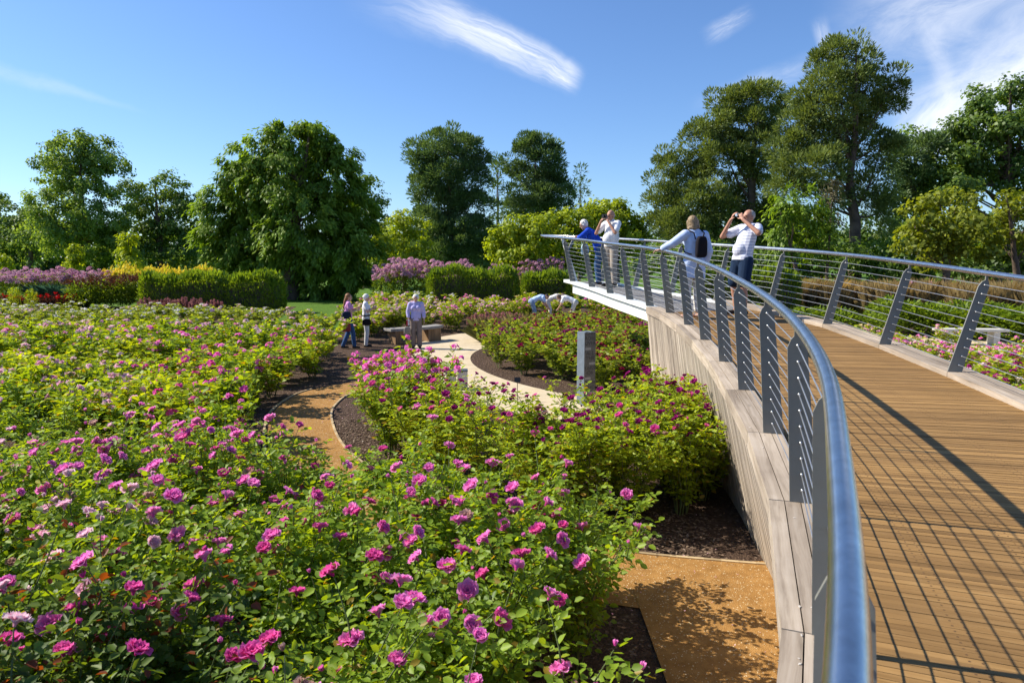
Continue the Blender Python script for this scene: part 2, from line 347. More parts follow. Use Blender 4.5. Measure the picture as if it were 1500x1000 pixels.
def streak(pa, pb, w0, w1, seed, dens, su=2.0, sv=14.0, bend=0.0, head=0.06, tail=0.45):
    U, V = frame(pa, pb)
    V = T.m('ADD', V, T.m('MULTIPLY', T.m('MULTIPLY', U, T.m('SUBTRACT', 1.0, U)), bend))
    wob = noise(U, V, 3.0, 3.0, seed + 5, 4.0)
    V = T.m('ADD', V, T.m('MULTIPLY', T.m('SUBTRACT', wob, 0.5), 0.10))
    wd = T.m('ADD', w0, T.m('MULTIPLY', U, w1 - w0))
    cross = T.m('SUBTRACT', 1.0, T.sstep(T.m('ABSOLUTE', V), T.m('MULTIPLY', wd, 0.05), wd))
    along = T.m('MULTIPLY', T.sstep(U, 0.0, tail), T.m('SUBTRACT', 1.0, T.sstep(U, 1.0 - head, 1.0 + head)))
    nz = T.sstep(noise(U, V, su, sv, seed, 9.0, 0.68, 0.7), 0.28, 0.68)
    return T.m('MULTIPLY', T.m('MULTIPLY', cross, along), T.m('MULTIPLY', T.m('ADD', T.m('MULTIPLY', nz, 0.75), 0.25), dens), clamp=True)
parts = [
    streak((490, -25), (842, 118), 0.13, 0.075, 1.3, 1.0, 1.8, 30.0, 0.10, 0.05, 0.75),
    streak((590, -10), (770, 95), 0.16, 0.10, 4.1, 0.55, 1.8, 24.0, 0.1, 0.2, 0.5),
    streak((1025, 62), (1092, 22), 0.30, 0.26, 7.7, 0.34, 2.0, 8.0, 0.0, 0.25, 0.5),
    streak((1000, 160), (1190, 100), 0.10, 0.16, 9.2, 0.35, 2.0, 9.0, 0.0, 0.3, 0.6),
    streak((1195, 20), (1215, 85), 0.25, 0.2, 15.2, 0.42, 2.0, 5.0, 0.0, 0.3, 0.5),
    streak((1330, 0), (1395, 165), 0.12, 0.10, 12.4, 0.30, 2.0, 6.0, 0.25, 0.2, 0.4),
    streak((1290, 215), (1620, 60), 0.26, 0.40, 21.0, 1.0, 1.6, 5.0, 0.0, 0.3, 0.22),
    streak((1180, 60), (1600, -40), 0.30, 0.45, 23.0, 0.55, 2.0, 6.0, 0.0, 0.3, 0.5),
    streak((-150, 60), (160, 150), 0.10, 0.04, 31.0, 0.18, 1.5, 8.0, 0.0, 0.3, 0.4),
]
cl = parts[0]
for q in parts[1:]:
    cl = T.m('SUBTRACT', 1.0, T.m('MULTIPLY', T.m('SUBTRACT', 1.0, cl), T.m('SUBTRACT', 1.0, q)))
tint = T.mixc(1.0, sky.outputs[0], (0.64, 0.81, 1.06, 1), 'MULTIPLY')
cloudcol = T.mixc(T.m('MULTIPLY', cl, 0.93), tint, (7.0, 7.2, 7.6, 1))
bg = T.node('ShaderNodeBackground', i_Color=cloudcol, i_Strength=0.106); wo = T.node('ShaderNodeOutputWorld'); T.l.new(bg.outputs[0], wo.inputs[0])
sc.view_settings.view_transform = 'Standard'; sc.view_settings.look = 'None'; sc.view_settings.exposure = 0.62; sc.view_settings.gamma = 1.0
sc.render.engine = 'CYCLES'
cy = sc.cycles; cy.max_bounces = 6; cy.diffuse_bounces = 5; cy.glossy_bounces = 2; cy.transmission_bounces = 3; cy.transparent_max_bounces = 2
cy.caustics_reflective = False; cy.caustics_refractive = False; cy.use_denoising = True; cy.use_adaptive_sampling = True; cy.adaptive_threshold = 0.015
cy.sample_clamp_indirect = 4.0
try: cy.denoiser = 'OPENIMAGEDENOISE'
except Exception: pass

# ------------------------------------------------------------------ the ground
def sheet(name, poly, z, mat):
    me = bpy.data.meshes.new(name); me.from_pydata([(p[0], p[1], z) for p in poly], [], [list(range(len(poly)))]); me.materials.append(mat)
    return tag(link(name, me), kind='structure')
def strip(name, pts, width, z, mat):
    pts = [np.array(p, float) for p in pts]; V = []; F = []
    for i, p in enumerate(pts):
        t = pts[min(i + 1, len(pts) - 1)] - pts[max(i - 1, 0)]; t /= np.linalg.norm(t); n = np.array([-t[1], t[0]])
        wd = width if np.isscalar(width) else width[i]
        V += [(*(p + n * wd / 2), z), (*(p - n * wd / 2), z)]
        if i: F.append([2 * i - 2, 2 * i - 1, 2 * i + 1, 2 * i])
    me = bpy.data.meshes.new(name); me.from_pydata(V, [], F); me.materials.append(mat)
    return tag(link(name, me), kind='structure')
def smooth_curve(pts, n=60):
    P = np.array(pts, float); t = np.concatenate([[0], np.cumsum(np.linalg.norm(np.diff(P, axis=0), axis=1))])
    out = []
    tt = np.linspace(0, t[-1], n)
    m = np.gradient(P, t, axis=0)
    for s in tt:
        i = min(max(np.searchsorted(t, s) - 1, 0), len(t) - 2); h = t[i + 1] - t[i]; x = (s - t[i]) / h
        out.append((2 * x**3 - 3 * x**2 + 1) * P[i] + (x**3 - 2 * x**2 + x) * h * m[i] + (-2 * x**3 + 3 * x**2) * P[i + 1] + (x**3 - x**2) * h * m[i + 1])
    return np.array(out)
sheet('ground', [(-400, -60), (400, -60), (400, 600), (-400, 600)], 0.0, M['mulch'])
sheet('lawn', [(-400, 38.5), (-12, 38), (-9.8, 26.2), (-6.6, 26.2), (-8.2, 36.5), (0, 38), (20, 36), (400, 36), (400, 600), (-400, 600)], 0.004, M['lawn'])
RC = np.array([6.8, 19.3]); RI, RO = 8.0, 9.9
ring = [(RC[0] + (RI + RO) / 2 * math.cos(t), RC[1] + (RI + RO) / 2 * math.sin(t)) for t in np.linspace(R(75), R(305), 90)]
rw = [(RO - RI) + 0.7 * math.exp(-((math.degrees(t) - 155) / 18) ** 2) for t in np.linspace(R(75), R(305), 90)]
strip('ring_path', ring, rw, 0.008, M['buff'])
tan_c = smooth_curve([(2.6, 5.35), (1.8, 5.5), (0.9, 5.72), (-0.1, 6.25), (-1.2, 7.25), (-2.5, 8.8), (-3.45, 10.9), (-3.85, 12.6), (-3.75, 13.9), (-3.0, 14.75), (-1.9, 15.0)], 90)
strip('gravel_path', tan_c, 1.02, 0.012, M['gold'])
sheet('gravel_path', [(1.02, 2.2), (3.3, 2.2), (3.3, 6.02), (2.1, 5.98), (1.02, 6.2)], 0.016, M['gold'])
sheet('gravel_yard', [(5.9, 7), (30, 14), (30, 24), (12.4, 24.5), (11, 17), (8, 12)], 0.006, M['buff'])
# timber edging boards beside the gravel path
def edging(name, label, off, i0, i1):
    b = MB(); pts = []
    for i in range(i0, i1):
        t = tan_c[i + 1] - tan_c[i - 1]; t /= np.linalg.norm(t); pts.append(tan_c[i] + np.array([t[1], -t[0]]) * off)
    for p, q in zip(pts[:-1], pts[1:]):
        d = q - p; n = np.array([-d[1], d[0]]) / np.linalg.norm(d) * 0.036
        b.box((*p, -0.02), (*d, 0), (*n, 0), (0, 0, 0.045), u0=rnd.uniform(0, 40) if rnd.random() < .1 else 3.0)
    return tag(b.build(name, M['edging']), label, 'path edging')
edging('path_edging', 'thin timber edging along the middle bed side of the gravel path', 0.53, 1, 76)
edging('path_edging', 'thin timber edging along the left bed side of the gravel path', -0.55, 24, 76)

# ------------------------------------------------------------------ the ramp bridge
def interp(tab):
    a = np.array(tab, float)
    def f(y):
        x = a[:, 0]; v = a[:, 1]; m = np.gradient(v, x); i = int(min(max(np.searchsorted(x, y) - 1, 0), len(x) - 2)); h = x[i + 1] - x[i]; t = (y - x[i]) / h
        return (2 * t**3 - 3 * t**2 + 1) * v[i] + (t**3 - 2 * t**2 + t) * h * m[i] + (-2 * t**3 + 3 * t**2) * v[i + 1] + (t**3 - t**2) * h * m[i + 1]
    return f
xl = interp([(-2, -1.25), (-0.5, -0.20), (0.84, 0.56), (1.65, 0.94), (2.48, 1.30), (3.75, 1.72), (5.0, 2.02), (6.28, 2.25), (7.52, 2.44), (8.85, 2.59), (10.07, 2.68), (11.3, 2.68), (12.3, 2.56), (13.2, 2.37), (14.2, 2.15), (15.6, 1.88), (17.0, 1.52), (18.8, 0.86)])
xr = interp([(-2, 2.1), (-0.5, 2.85), (0.8, 3.35), (3.9, 4.18), (7.03, 4.56), (8.5, 4.65), (10.1, 4.66), (11.3, 4.48), (12.6, 4.06), (13.8, 3.56), (15, 3.02), (16.2, 2.46), (17.4, 1.80), (18.9, 0.95)])
zd = lambda y: 1.115 + 0.0617 * y
br = empty('footbridge', (0, 0, 0), 'curved timber footbridge ramp with steel handrails rising over the rose beds', 'footbridge')
LP = np.array([(xl(y), y, zd(y)) for y in np.linspace(-1.8, 18.8, 240)])
RP = np.array([(xr(y), y, zd(y)) for y in np.linspace(-1.8, 18.9, 240)])
def nrm2(P, i):
    t = P[min(i + 1, len(P) - 1)] - P[max(i - 1, 0)]; t = t[:2] / np.linalg.norm(t[:2]); return np.array([-t[1], t[0], 0])   # to the left
def cross_at(P, c, t, sgn):
    """where the line through c at right angles to t meets the plan curve P"""
    n = np.array([-t[1], t[0]]); s = (P[:, :2] - c) @ t
    k = np.where(np.sign(s[:-1]) != np.sign(s[1:]))[0]
    best = None
    for i in k:
        f = s[i] / (s[i] - s[i + 1]); q = P[i, :2] + f * (P[i + 1, :2] - P[i, :2]); d = (q - c) @ n
        if d * sgn > 0 and (best is None or abs(d) < abs(best)): best = d
    return best
C = np.array([((LP[i, 0] + RP[i, 0]) / 2, (LP[i, 1] + RP[i, 1]) / 2) for i in range(240)])
seglen = np.concatenate([[0], np.cumsum(np.linalg.norm(np.diff(C, axis=0), axis=1))])
deck = MB(); tipd = MB(); s = 0.0; k = 0; v0 = 0.0
while s < seglen[-1] - 0.2 and np.interp(s, seglen, C[:, 1]) < 17.0:
    p = np.array([np.interp(s, seglen, C[:, 0]), np.interp(s, seglen, C[:, 1])]); q = np.array([np.interp(s + 0.1, seglen, C[:, 0]), np.interp(s + 0.1, seglen, C[:, 1])])
    t = (q - p) / np.linalg.norm(q - p); n = np.array([-t[1], t[0]])
    a = cross_at(LP, p, t, 1); b = cross_at(RP, p, t, -1)
    if a is not None and b is not None and a - 0.05 > b + 0.05:
        A = p + n * (a - 0.055); B = p + n * (b + 0.005); wd = 0.0375
        up = np.array([0, 0, 1.0]); z = zd(p[1]); dz = 0.0617 * t[1] * wd; mb = deck if p[1] < 11.9 else tipd
        za, zb = zd(A[1]), zd(B[1]); o = np.array([*A, za - 0.03]); jit = rnd.uniform(-0.0012, 0.0012)
        o[2] += jit
        mb.box(o, (*(B - A), zb - za), (*(t * wd), dz), (0, 0, 0.03), u0=-(a - 0.055) + (rnd.randint(0, 30) * 2.5), v0=0.0)
    s += 0.0425
deck.build('deck_boards', M['deck'], br); tipd.build('tip_deck_boards', M['tipdeck'], br)
# structure below the deck (dark underside between the edges)
V, F = [], []
NU = 218
for i in range(NU): V += [tuple(LP[i] - [0, 0, 0.06]), tuple(RP[i] - [0, 0, 0.06]), tuple(LP[i] - [0, 0, 0.22]), tuple(RP[i] - [0, 0, 0.22])]
for i in range(NU - 1):
    a = 4 * i; b = a + 4; F += [(a, a + 1, b + 1, b), (a + 3, a + 2, b + 2, b + 3), (a + 2, a, b, b + 2), (a + 1, a + 3, b + 3, b + 1)]
me = bpy.data.meshes.new('underframe'); me.from_pydata(V, [], F); me.materials.append(M['grate']); link('underframe', me, br)
yl = [-1.3, -0.05, 1.2, 2.48, 3.75, 5.0, 6.28, 7.52, 8.85, 10.07, 11.3, 12.3, 13.25, 14.3, 15.55, 16.85]
yr = [-0.6, 0.9, 2.4, 3.95, 5.5, 7.03, 8.55, 10.15, 11.7, 13.1, 14.4, 15.6, 16.8]
def side_normal(f, y):
    d = (f(y + 0.05) - f(y - 0.05)) / 0.1; t = np.array([d, 1.0]) / math.hypot(d, 1); return np.array([-t[1], t[0], 0.0]), np.array([t[0], t[1], 0.0617])
def base(f, y): return np.array([f(y), y, zd(y)])
# timber kerbs: straight lengths of three planks each
def kerb(f, ys, sgn, width, y_end, name):
    ends = [y for y in ys if y < y_end] + [y_end]
    b = MB()
    for y0, y1 in zip(ends[:-1], ends[1:]):
        p0, p1 = base(f, y0), base(f, y1); n0, n1 = side_normal(f, y0)[0] * sgn, side_normal(f, y1)[0] * sgn
        gap = 0.004; d = (p1 - p0); d /= np.linalg.norm(d); p0 = p0 + d * gap; p1 = p1 - d * gap
        for j in range(3):
            w0, w1 = width * j / 3 + 0.003 - 0.02, width * (j + 1) / 3 - 0.003 - 0.02
            zt = 0.055 + rnd.uniform(-0.0015, 0.0015)
            lo, hi = np.array([0, 0, -0.06]), np.array([0, 0, zt])
            q = [p0 + n0 * w0, p1 + n1 * w0, p1 + n1 * w1, p0 + n0 * w1]
            if sgn < 0: q = [q[3], q[2], q[1], q[0]]
            b.hexa([c + lo for c in q] + [c + hi for c in q])
    return b.build(name, M['kerb'], br)
kerb(xl, yl, 1, 0.262, 12.05, 'kerb_planks'); kerb(xr, yr, -1, 0.30, 13.1, 'kerb_planks')
# fascia boards below the kerbs, leaning in under the ramp
def fascia(f, sgn, y0, y1, woff):
    b = MB(); y = y0
    while y < y1:
        d = 0.105; p0, p1 = base(f, y), base(f, min(y + d, y1) - 0.004); n0 = side_normal(f, y)[0] * sgn; n1 = side_normal(f, y + d)[0] * sgn
        lean = 0.40 - 0.20 * min(1, max(0, (y - 4) / 9)); th = 0.025
        t0, t1 = p0 + n0 * woff, p1 + n1 * woff; t0[2] -= 0.01; t1[2] -= 0.01
        g0, g1 = p0 + n0 * (woff - lean), p1 + n1 * (woff - lean); g0[2] = g1[2] = -0.05
        j = rnd.uniform(0, 0.004)
        q = [g0, g0 - n0 * th, t0 - n0 * th, t0]; r_ = [g1, g1 - n1 * th, t1 - n1 * th, t1]
        q = [c + n0 * j for c in q]; r_ = [c + n1 * j for c in r_]
        c8 = [q[1], q[2], r_[2], r_[1], q[0], q[3], r_[3], r_[0]]
        if sgn < 0: c8 = [c8[3], c8[2], c8[1], c8[0], c8[7], c8[6], c8[5], c8[4]]
        b.hexa(c8); y += d
    return b.build('fascia_boards', M['fascia'], br)
fascia(xl, 1, -1.8, 12.05, 0.222); fascia(xr, -1, -1.8, 12.7, 0.255)
# end wall of the timber base
e0, e1 = base(xl, 12.05), base(xr, 12.7); b = MB(); n0 = side_normal(xl, 12.05)[0]
b.hexa([(e0[0] - 0.02, 12.04, -0.05), (e1[0], 12.66, -0.05), (e1[0], 12.72, -0.05), (e0[0] - 0.02, 12.10, -0.05), (e0[0] - 0.20, 12.04, e0[2] - 0.02), (e1[0], 12.66, e0[2] - 0.02), (e1[0], 12.72, e0[2] - 0.02), (e0[0] - 0.20, 12.10, e0[2] - 0.02)])
b.build('end_wall', M['fascia'], br)
# white steel edge beams of the cantilevered tip
for f, sg, ya in ((xl, 1, 12.09), (xr, -1, 12.76)):
    b = MB(); ye = 17.3 if sg > 0 else 16.9
    ys = np.linspace(ya, ye, 26)
    for y0, y1 in zip(ys[:-1], ys[1:]):
        for (o0, o1, z0, z1) in ((-0.05, 0.13, -0.035, 0.035), (-0.03, 0.06, -0.26, -0.045)):
            q = [base(f, y0) + side_normal(f, y0)[0] * sg * o0, base(f, y1) + side_normal(f, y1)[0] * sg * o0, base(f, y1) + side_normal(f, y1)[0] * sg * o1, base(f, y0) + side_normal(f, y0)[0] * sg * o1]
            if sg < 0: q = q[::-1]
            if z0 < -0.2 and y1 > ye - 0.25: continue
            b.hexa([c + [0, 0, z0] for c in q] + [c + [0, 0, z1] for c in q])
    b.build('edge_beam', M['white_steel'], br)
# steel posts: flat blades set across the rail, leaning out
LEAN_L, LEAN_R, HR = 0.04, 0.24, 1.05
NW = 10
fb = MB(); fb.ball((0, 0, 0), 0.009, 8, 5); FERRULE = fb.mesh('ferrule', M['cable'])
def rail_side(f, ys, sgn, lean0, mat_post):
    hooks = []
    for y in ys:
        p = base(f, y); n, t = side_normal(f, y); n = n * sgn; t = t / np.linalg.norm(t)
        near_tip = y > 12.06; lean = lean0 + (0.011 * y if sgn > 0 else 0)
        z0 = (0.057 if not near_tip else 0.036); wb, wt = 0.145, 0.105
        pf = p + n * (0.0 if not near_tip else 0.02)
        prof = [(0.075 - wb / 2, z0), (0.075 + wb / 2, z0), (0.075 + lean * 0.90 + wt / 2, HR * 0.90), (0.075 + lean * 0.95 + wt * 0.30, HR * 0.945),
                (0.075 + lean + 0.012, HR - 0.04), (0.075 + lean + 0.012, HR), (0.075 + lean - 0.012, HR), (0.075 + lean - 0.012, HR - 0.04), (0.075 + lean * 0.95 - wt * 0.30, HR * 0.945), (0.075 + lean * 0.90 - wt / 2, HR * 0.90)]
        poly = [pf + n * (a - 0.02) + np.array([0, 0, h]) - t * 0.007 for a, h in prof]
        mb = MB(); mb.prism(poly, t * 0.014); po = mb.build('post', mat_post, br)
        hs = []
        for j in range(NW):
            h = 0.13 + (HR - 0.22) * j / (NW - 1); a = 0.055 + lean * h / HR
            q = pf + n * a + np.array([0, 0, h]); hs.append(q)
            link('ferrule', FERRULE, po, q - t * 0.012)
        hooks.append(hs)
    for j in range(NW):
        mb = MB(); mb.tube([h[j] for h in hooks], 0.0036, 6); mb.build('cable', M['cable'], br)
    return hooks
hl = rail_side(xl, yl, 1, LEAN_L, M['post']); hr = rail_side(xr, yr, -1, LEAN_R, M['post'])
# bow post where both sides meet
def rail_pts(f, sgn, lean, y0, y1, n):
    out = []
    for y in np.linspace(y0, y1, n):
        p = base(f, y); nn, _ = side_normal(f, y); out.append(p + nn * sgn * (0.055 + lean + (0.011 * y if sgn > 0 else 0)) + np.array([0, 0, HR + 0.026]))
    return out
rl = rail_pts(xl, 1, LEAN_L, -1.6, 18.2, 180); tip = np.array([0.80, 18.75, zd(18.75) + HR + 0.03])
rl = rl + [tip]
rr = rail_pts(xr, -1, LEAN_R, -1.6, 17.6, 160) + [np.array([1.35, 18.55, zd(18.5) + HR + 0.025]), tip + np.array([0.05, 0.03, 0])]
mb = MB(); mb.tube(rl, 0.031, 24); mb.build('handrail', M['steel'], br)
mb = MB(); mb.tube(rr, 0.030, 16); mb.build('handrail', M['steel'], br)
# raking bow strut with its fork
mb = MB(); q0 = atd(843, 411, 17.2); q1 = atd(824, 350, 17.35)
ax = q1 - q0; sd_ = np.array([0.085, 0.02, 0]); mb.box(q0 - sd_ / 2, ax, sd_, (0.01, -0.05, 0)); mb.build('bow_strut', M['white_steel'], br)
mb = MB(); q2 = q0 + ax * 0.70 + np.array([0.0, 0.03, 0]); q3 = q2 + np.array([0.16, 0.25, 0.30]); mb.box(q2, q3 - q2, (0.06, 0.02, 0), (0.01, -0.03, 0)); mb.build('bow_brace', M['post'], br)
# joint collars on the near handrail
for i in (46, 66):
    mb = MB(); p, q = rl[i], rl[i + 1]; d = (q - p) / np.linalg.norm(q - p); mb.tube([p, p + d * 0.008], 0.0315, 24); mb.build('rail_joint', M['steel'], br)
# ------------------------------------------------------------------ trees and shrubs
def clumps_in(lobes, dens, cr, shell=0.62):
    """clump centres through the outer part of ellipsoid lobes (c, r) -> centre, outward direction"""
    P, O, S = [], [], []
    for c, r in lobes:
        area = (r[0] * r[2] + r[0] * r[1] + r[1] * r[2]) / 3 * 4 * math.pi
        n = max(5, int(area * dens / (cr * cr)))
        d = rdir(n); rad = (shell + (1 - shell) * rng.random(n) ** 0.6) * (1 + rng.normal(size=n) * 0.07)
        rad = np.where(rng.random(n) < 0.14, rng.random(n) * shell, rad)
        p = np.asarray(c) + d * rad[:, None] * np.asarray(r)
        P.append(p); O.append(unit(d / np.asarray(r))); S.append(np.full(n, 1.0))
    return np.concatenate(P), np.concatenate(O)
def crown_mesh(name, lobes, style, mat, dens=0.26, cr=0.8, per=60, leaf=0.3, zmin=0.15):
    C_, O = clumps_in(lobes, dens, cr)
    k = C_[:, 2] > zmin; C_, O = C_[k], O[k]; n = len(C_)
    per_n = np.maximum(8, (per * rng.uniform(0.5, 1.4, n))).astype(int); idx = np.repeat(np.arange(n), per_n); m = len(idx)
    crs = cr * rng.uniform(0.6, 1.35, n)[idx][:, None]; o = O[idx]; u = rdir(m); rad = rng.random(m)[:, None] ** 0.45
    tint = np.clip(rng.normal(0.5, 0.22, n), 0, 1)[idx]
    if style == 'broad':
        off = u * rad * crs * np.array([1, 1, 0.72]); N = unit(o * 0.5 + u * 0.6 + np.array([0, 0, 0.5]) + rdir(m) * 0.7); D_ = np.cross(N, rdir(m)) + np.array([0, 0, -0.25])
        L = leaf * rng.uniform(0.6, 1.3, m); W = L * 0.75
    elif style == 'pine':
        rad = rng.random(m)[:, None] ** 0.3; u = unit(u + o * 0.35 + np.array([0, 0, 0.25]))
        off = u * rad * crs * np.array([1, 1, 0.72]); D_ = unit(u * 0.9 + o * 0.3 + np.array([0, 0, 0.45]) + rdir(m) * 0.4); N = rdir(m)
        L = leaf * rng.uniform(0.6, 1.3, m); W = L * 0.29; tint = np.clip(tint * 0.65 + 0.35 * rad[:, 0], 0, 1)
    elif style == 'feather':      # drooping sprays
        out = unit(o * np.array([1, 1, 0.25]))
        off = u * rad * crs * 0.62 + out * crs * (rng.random(m)[:, None] - 0.35) * 1.1; off[:, 2] -= (np.maximum(0, np.sum(off * out, 1)) ** 1.3) * 0.55
        D_ = unit(out * 0.75 + np.array([0, 0, -0.75]) + rdir(m) * 0.55); N = unit(out * 0.5 + np.array([0, 0, 0.8]) + rdir(m) * 0.5)
        L = leaf * rng.uniform(0.6, 1.3, m); W = L * 0.42
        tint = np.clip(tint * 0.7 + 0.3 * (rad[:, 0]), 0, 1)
    elif style == 'yew':
        off = u * rad * crs; D_ = unit(u * 0.6 + o * 0.5 + np.array([0, 0, 0.75]) + rdir(m) * 0.35); N = rdir(m); L = leaf * rng.uniform(0.6, 1.5, m); W = L * 0.26
    P = C_[idx] + off; P[:, 2] = np.maximum(P[:, 2], 0.05)
    V, F = cards(P, D_, N, L, W, 0.2)
    return nmesh(name, V, F, mat, np.repeat(np.clip(tint + rng.normal(size=m) * 0.08, 0, 1), 4)), C_
def limbs(mb, foot, tops, r0, fork=0.35, n_main=99):
    foot = np.asarray(foot, float); mean = np.mean(tops, axis=0); hi = tops[np.argmax([t[2] for t in tops])]
    spine = [foot + [0, 0, -0.1], foot * 0.75 + np.array([*(foot[:2] * 0.6 + hi[:2] * 0.4), hi[2] * 0.35]) * 0.25]
    p1 = np.array([*(foot[:2] * 0.75 + hi[:2] * 0.25), hi[2] * 0.32]); p2 = np.array([*(foot[:2] * 0.4 + hi[:2] * 0.6), hi[2] * 0.66])
    pts = [foot + [0, 0, -0.1], foot * 0.5 + p1 * 0.5 + rng.normal(size=3) * r0 * 0.3, p1, p1 * 0.5 + p2 * 0.5 + rng.normal(size=3) * r0 * 0.5, p2, hi]
    mb.tube(pts, [r0 * 1.35, r0, r0 * 0.85, r0 * 0.62, r0 * 0.42, r0 * 0.08], 9)
    for t in tops:
        if t is hi: continue
        z = max(fork, min(0.85, (t[2] / hi[2]) * rng.uniform(0.55, 0.85))) * hi[2]
        a = np.array([np.interp(z, [q[2] for q in pts], [q[i] for q in pts]) for i in range(3)])
        rr_ = r0 * (0.34 if any(t is q for q in tops[:n_main]) else 0.17) * (1 - z / hi[2] * 0.55); mid = a * 0.5 + t * 0.5 + np.array([0, 0, -0.06 * np.linalg.norm(t - a)]) + rng.normal(size=3) * 0.12
        mb.tube([a, mid, t], [rr_, rr_ * 0.6, rr_ * 0.15], 6, caps=False)
def lobe(px, py, rx, ry, D, jd=0.0, deep=0.85):
    c = atd(px, py, D + jd); s = D / 1000; return (c, (rx * s, max(rx, ry) * s * deep, ry * s))
def tree(name, label, D, base_px, lobes, style, mat, r0=0.3, shrink=1.0, cat_='tree', group=None, dens=0.26, cr=0.8, per=60, leaf=0.3, jit=0.12, bark='bark', fork=0.3, extra=26):
    foot = atd(base_px, 500, D); foot[2] = 0
    LB = []
    for q in lobes:
        px, py, rx, ry = q[:4]; rx, ry = rx * shrink, ry * shrink; LB.append(lobe(px, py, rx, ry, D, rng.uniform(-1, 1) * rx * D / 1000 * 0.6))
    root = empty(name, foot, label, cat_, group)
    me, cc = crown_mesh('crown', [(c - foot, r) for c, r in LB], style, M[mat], dens, cr, per, leaf); link('crown', me, root)
    mb = MB(); tops = [c - foot + np.array([0, 0, r[2] * 0.3]) for c, r in LB]
    pick = [cc[i] for i in rng.choice(len(cc), min(extra, len(cc)), replace=False)]
    limbs(mb, np.zeros(3), tops + pick, r0, fork, len(tops)); link('trunk', mb.mesh('trunk', M[bark]), root)
    return root
BT = dict(style='broad')
tree('tall_tree', 'tall loose-crowned broadleaf tree, the highest on the left side of the garden', 62, 124, [(120, 232, 50, 36), (88, 258, 34, 38), (155, 248, 32, 38), (98, 305, 48, 42), (148, 305, 44, 46), (118, 352, 62, 32), (78, 338, 32, 34), (160, 352, 34, 26), (74, 226, 18, 20), (120, 205, 34, 14)], 'broad', 'broad', 0.42, dens=0.30, cr=0.76, per=105, leaf=0.23)
tree('oak_tree', 'dark tree at the far left edge beside the tall loose-crowned tree', 68, 18, [(14, 325, 36, 34), (-20, 320, 40, 40), (38, 345, 26, 36), (0, 365, 50, 24)], 'broad', 'broad_dark', 0.4, dens=.34, per=95, leaf=0.26)
tree('oak_tree', 'slim dark tree between the far left edge and the tall loose-crowned tree', 64, 52, [(50, 330, 20, 34), (48, 362, 24, 26)], 'broad', 'broad', 0.25, dens=.34, per=90, leaf=0.26)
tree('maple_tree', 'open topped tree between the tall tree and the big feathery tree, sky through its top', 66, 243, [(245, 272, 26, 20), (270, 290, 24, 26), (222, 300, 30, 34), (262, 325, 40, 40), (205, 340, 34, 40), (240, 360, 60, 30), (198, 290, 20, 26), (285, 360, 30, 34)], 'broad', 'broad_dark', 0.34, dens=0.30, per=95, leaf=0.25)
tree('swamp_cypress', 'huge dense feathery tree with drooping sprays standing behind the long clipped hedge', 44, 425, [(452, 205, 34, 24), (410, 212, 36, 26), (372, 232, 32, 28), (490, 225, 32, 30), (352, 262, 34, 30), (415, 265, 55, 42), (478, 275, 48, 45), (330, 305, 38, 32), (380, 320, 52, 45), (450, 335, 62, 55), (510, 310, 34, 46), (312, 350, 26, 24), (345, 370, 40, 42), (410, 390, 58, 46), (480, 395, 55, 44), (522, 375, 28, 55), (365, 412, 36, 28), (455, 188, 12, 8)], 'feather', 'cypress', 0.5, dens=0.60, cr=0.66, per=115, leaf=0.31, extra=4)
tree('lime_tree', 'rounded dark tree just to the right of the huge feathery tree', 60, 538, [(535, 285, 26, 24), (548, 305, 20, 26), (538, 335, 30, 36), (560, 360, 22, 30)], 'broad', 'broad_dark', 0.28, dens=.34, per=90, leaf=.26)
tree('golden_conifer', 'small golden pointed conifer above the yellow border flowers', 48, 190, [(189, 348, 6, 10), (188, 362, 12, 12), (187, 378, 18, 14), (190, 396, 24, 14)], 'feather', 'lime', 0.12, dens=0.4, cr=0.42, per=60, leaf=0.26, extra=4)
tree('young_tree', 'narrow yellow-green young tree left of the pair of pale shrubs below the pine', 47, 560, [(558, 340, 9, 16), (560, 362, 16, 22), (562, 388, 18, 20)], 'broad', 'lime', 0.1, dens=0.34, cr=0.45, per=50, leaf=0.2, extra=4)
tree('young_tree', 'broad yellow-green shrub tree in front of the rounded mid-height pine', 49, 595, [(590, 325, 20, 18), (606, 345, 26, 26), (585, 362, 24, 26), (612, 378, 30, 18)], 'broad', 'lime', 0.14, dens=0.34, cr=0.5, per=55, leaf=0.2, extra=4)
tree('young_tree', 'small bright sapling at the left edge below the dark trees', 46, 8, [(6, 384, 12, 10)], 'broad', 'lime', 0.06, dens=0.4, cr=0.3, per=40, leaf=0.18, extra=3)
tree('young_tree', 'small bright sapling at the foot of the tall loose-crowned tree', 47, 110, [(110, 372, 9, 14), (108, 388, 14, 10)], 'broad', 'lime', 0.06, dens=0.4, cr=0.3, per=40, leaf=0.18, extra=3)
PT = dict(dens=0.50, cr=0.68, per=190, leaf=0.28, shrink=0.92)
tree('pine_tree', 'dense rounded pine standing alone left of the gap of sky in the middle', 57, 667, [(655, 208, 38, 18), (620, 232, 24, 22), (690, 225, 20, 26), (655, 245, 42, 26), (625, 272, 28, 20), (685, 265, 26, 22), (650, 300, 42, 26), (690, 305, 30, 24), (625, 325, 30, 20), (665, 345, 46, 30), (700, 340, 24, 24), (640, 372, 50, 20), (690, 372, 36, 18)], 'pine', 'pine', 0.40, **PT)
tree('spruce_tree', 'thin pale-trunked conifer squeezed between the two rounded pines', 63, 732, [(732, 236, 6, 9), (732, 256, 14, 12), (732, 280, 17, 14), (735, 308, 20, 16), (728, 335, 22, 14)], 'pine', 'pine', 0.20, dens=0.22, cr=0.6, per=60, leaf=0.36, extra=8)
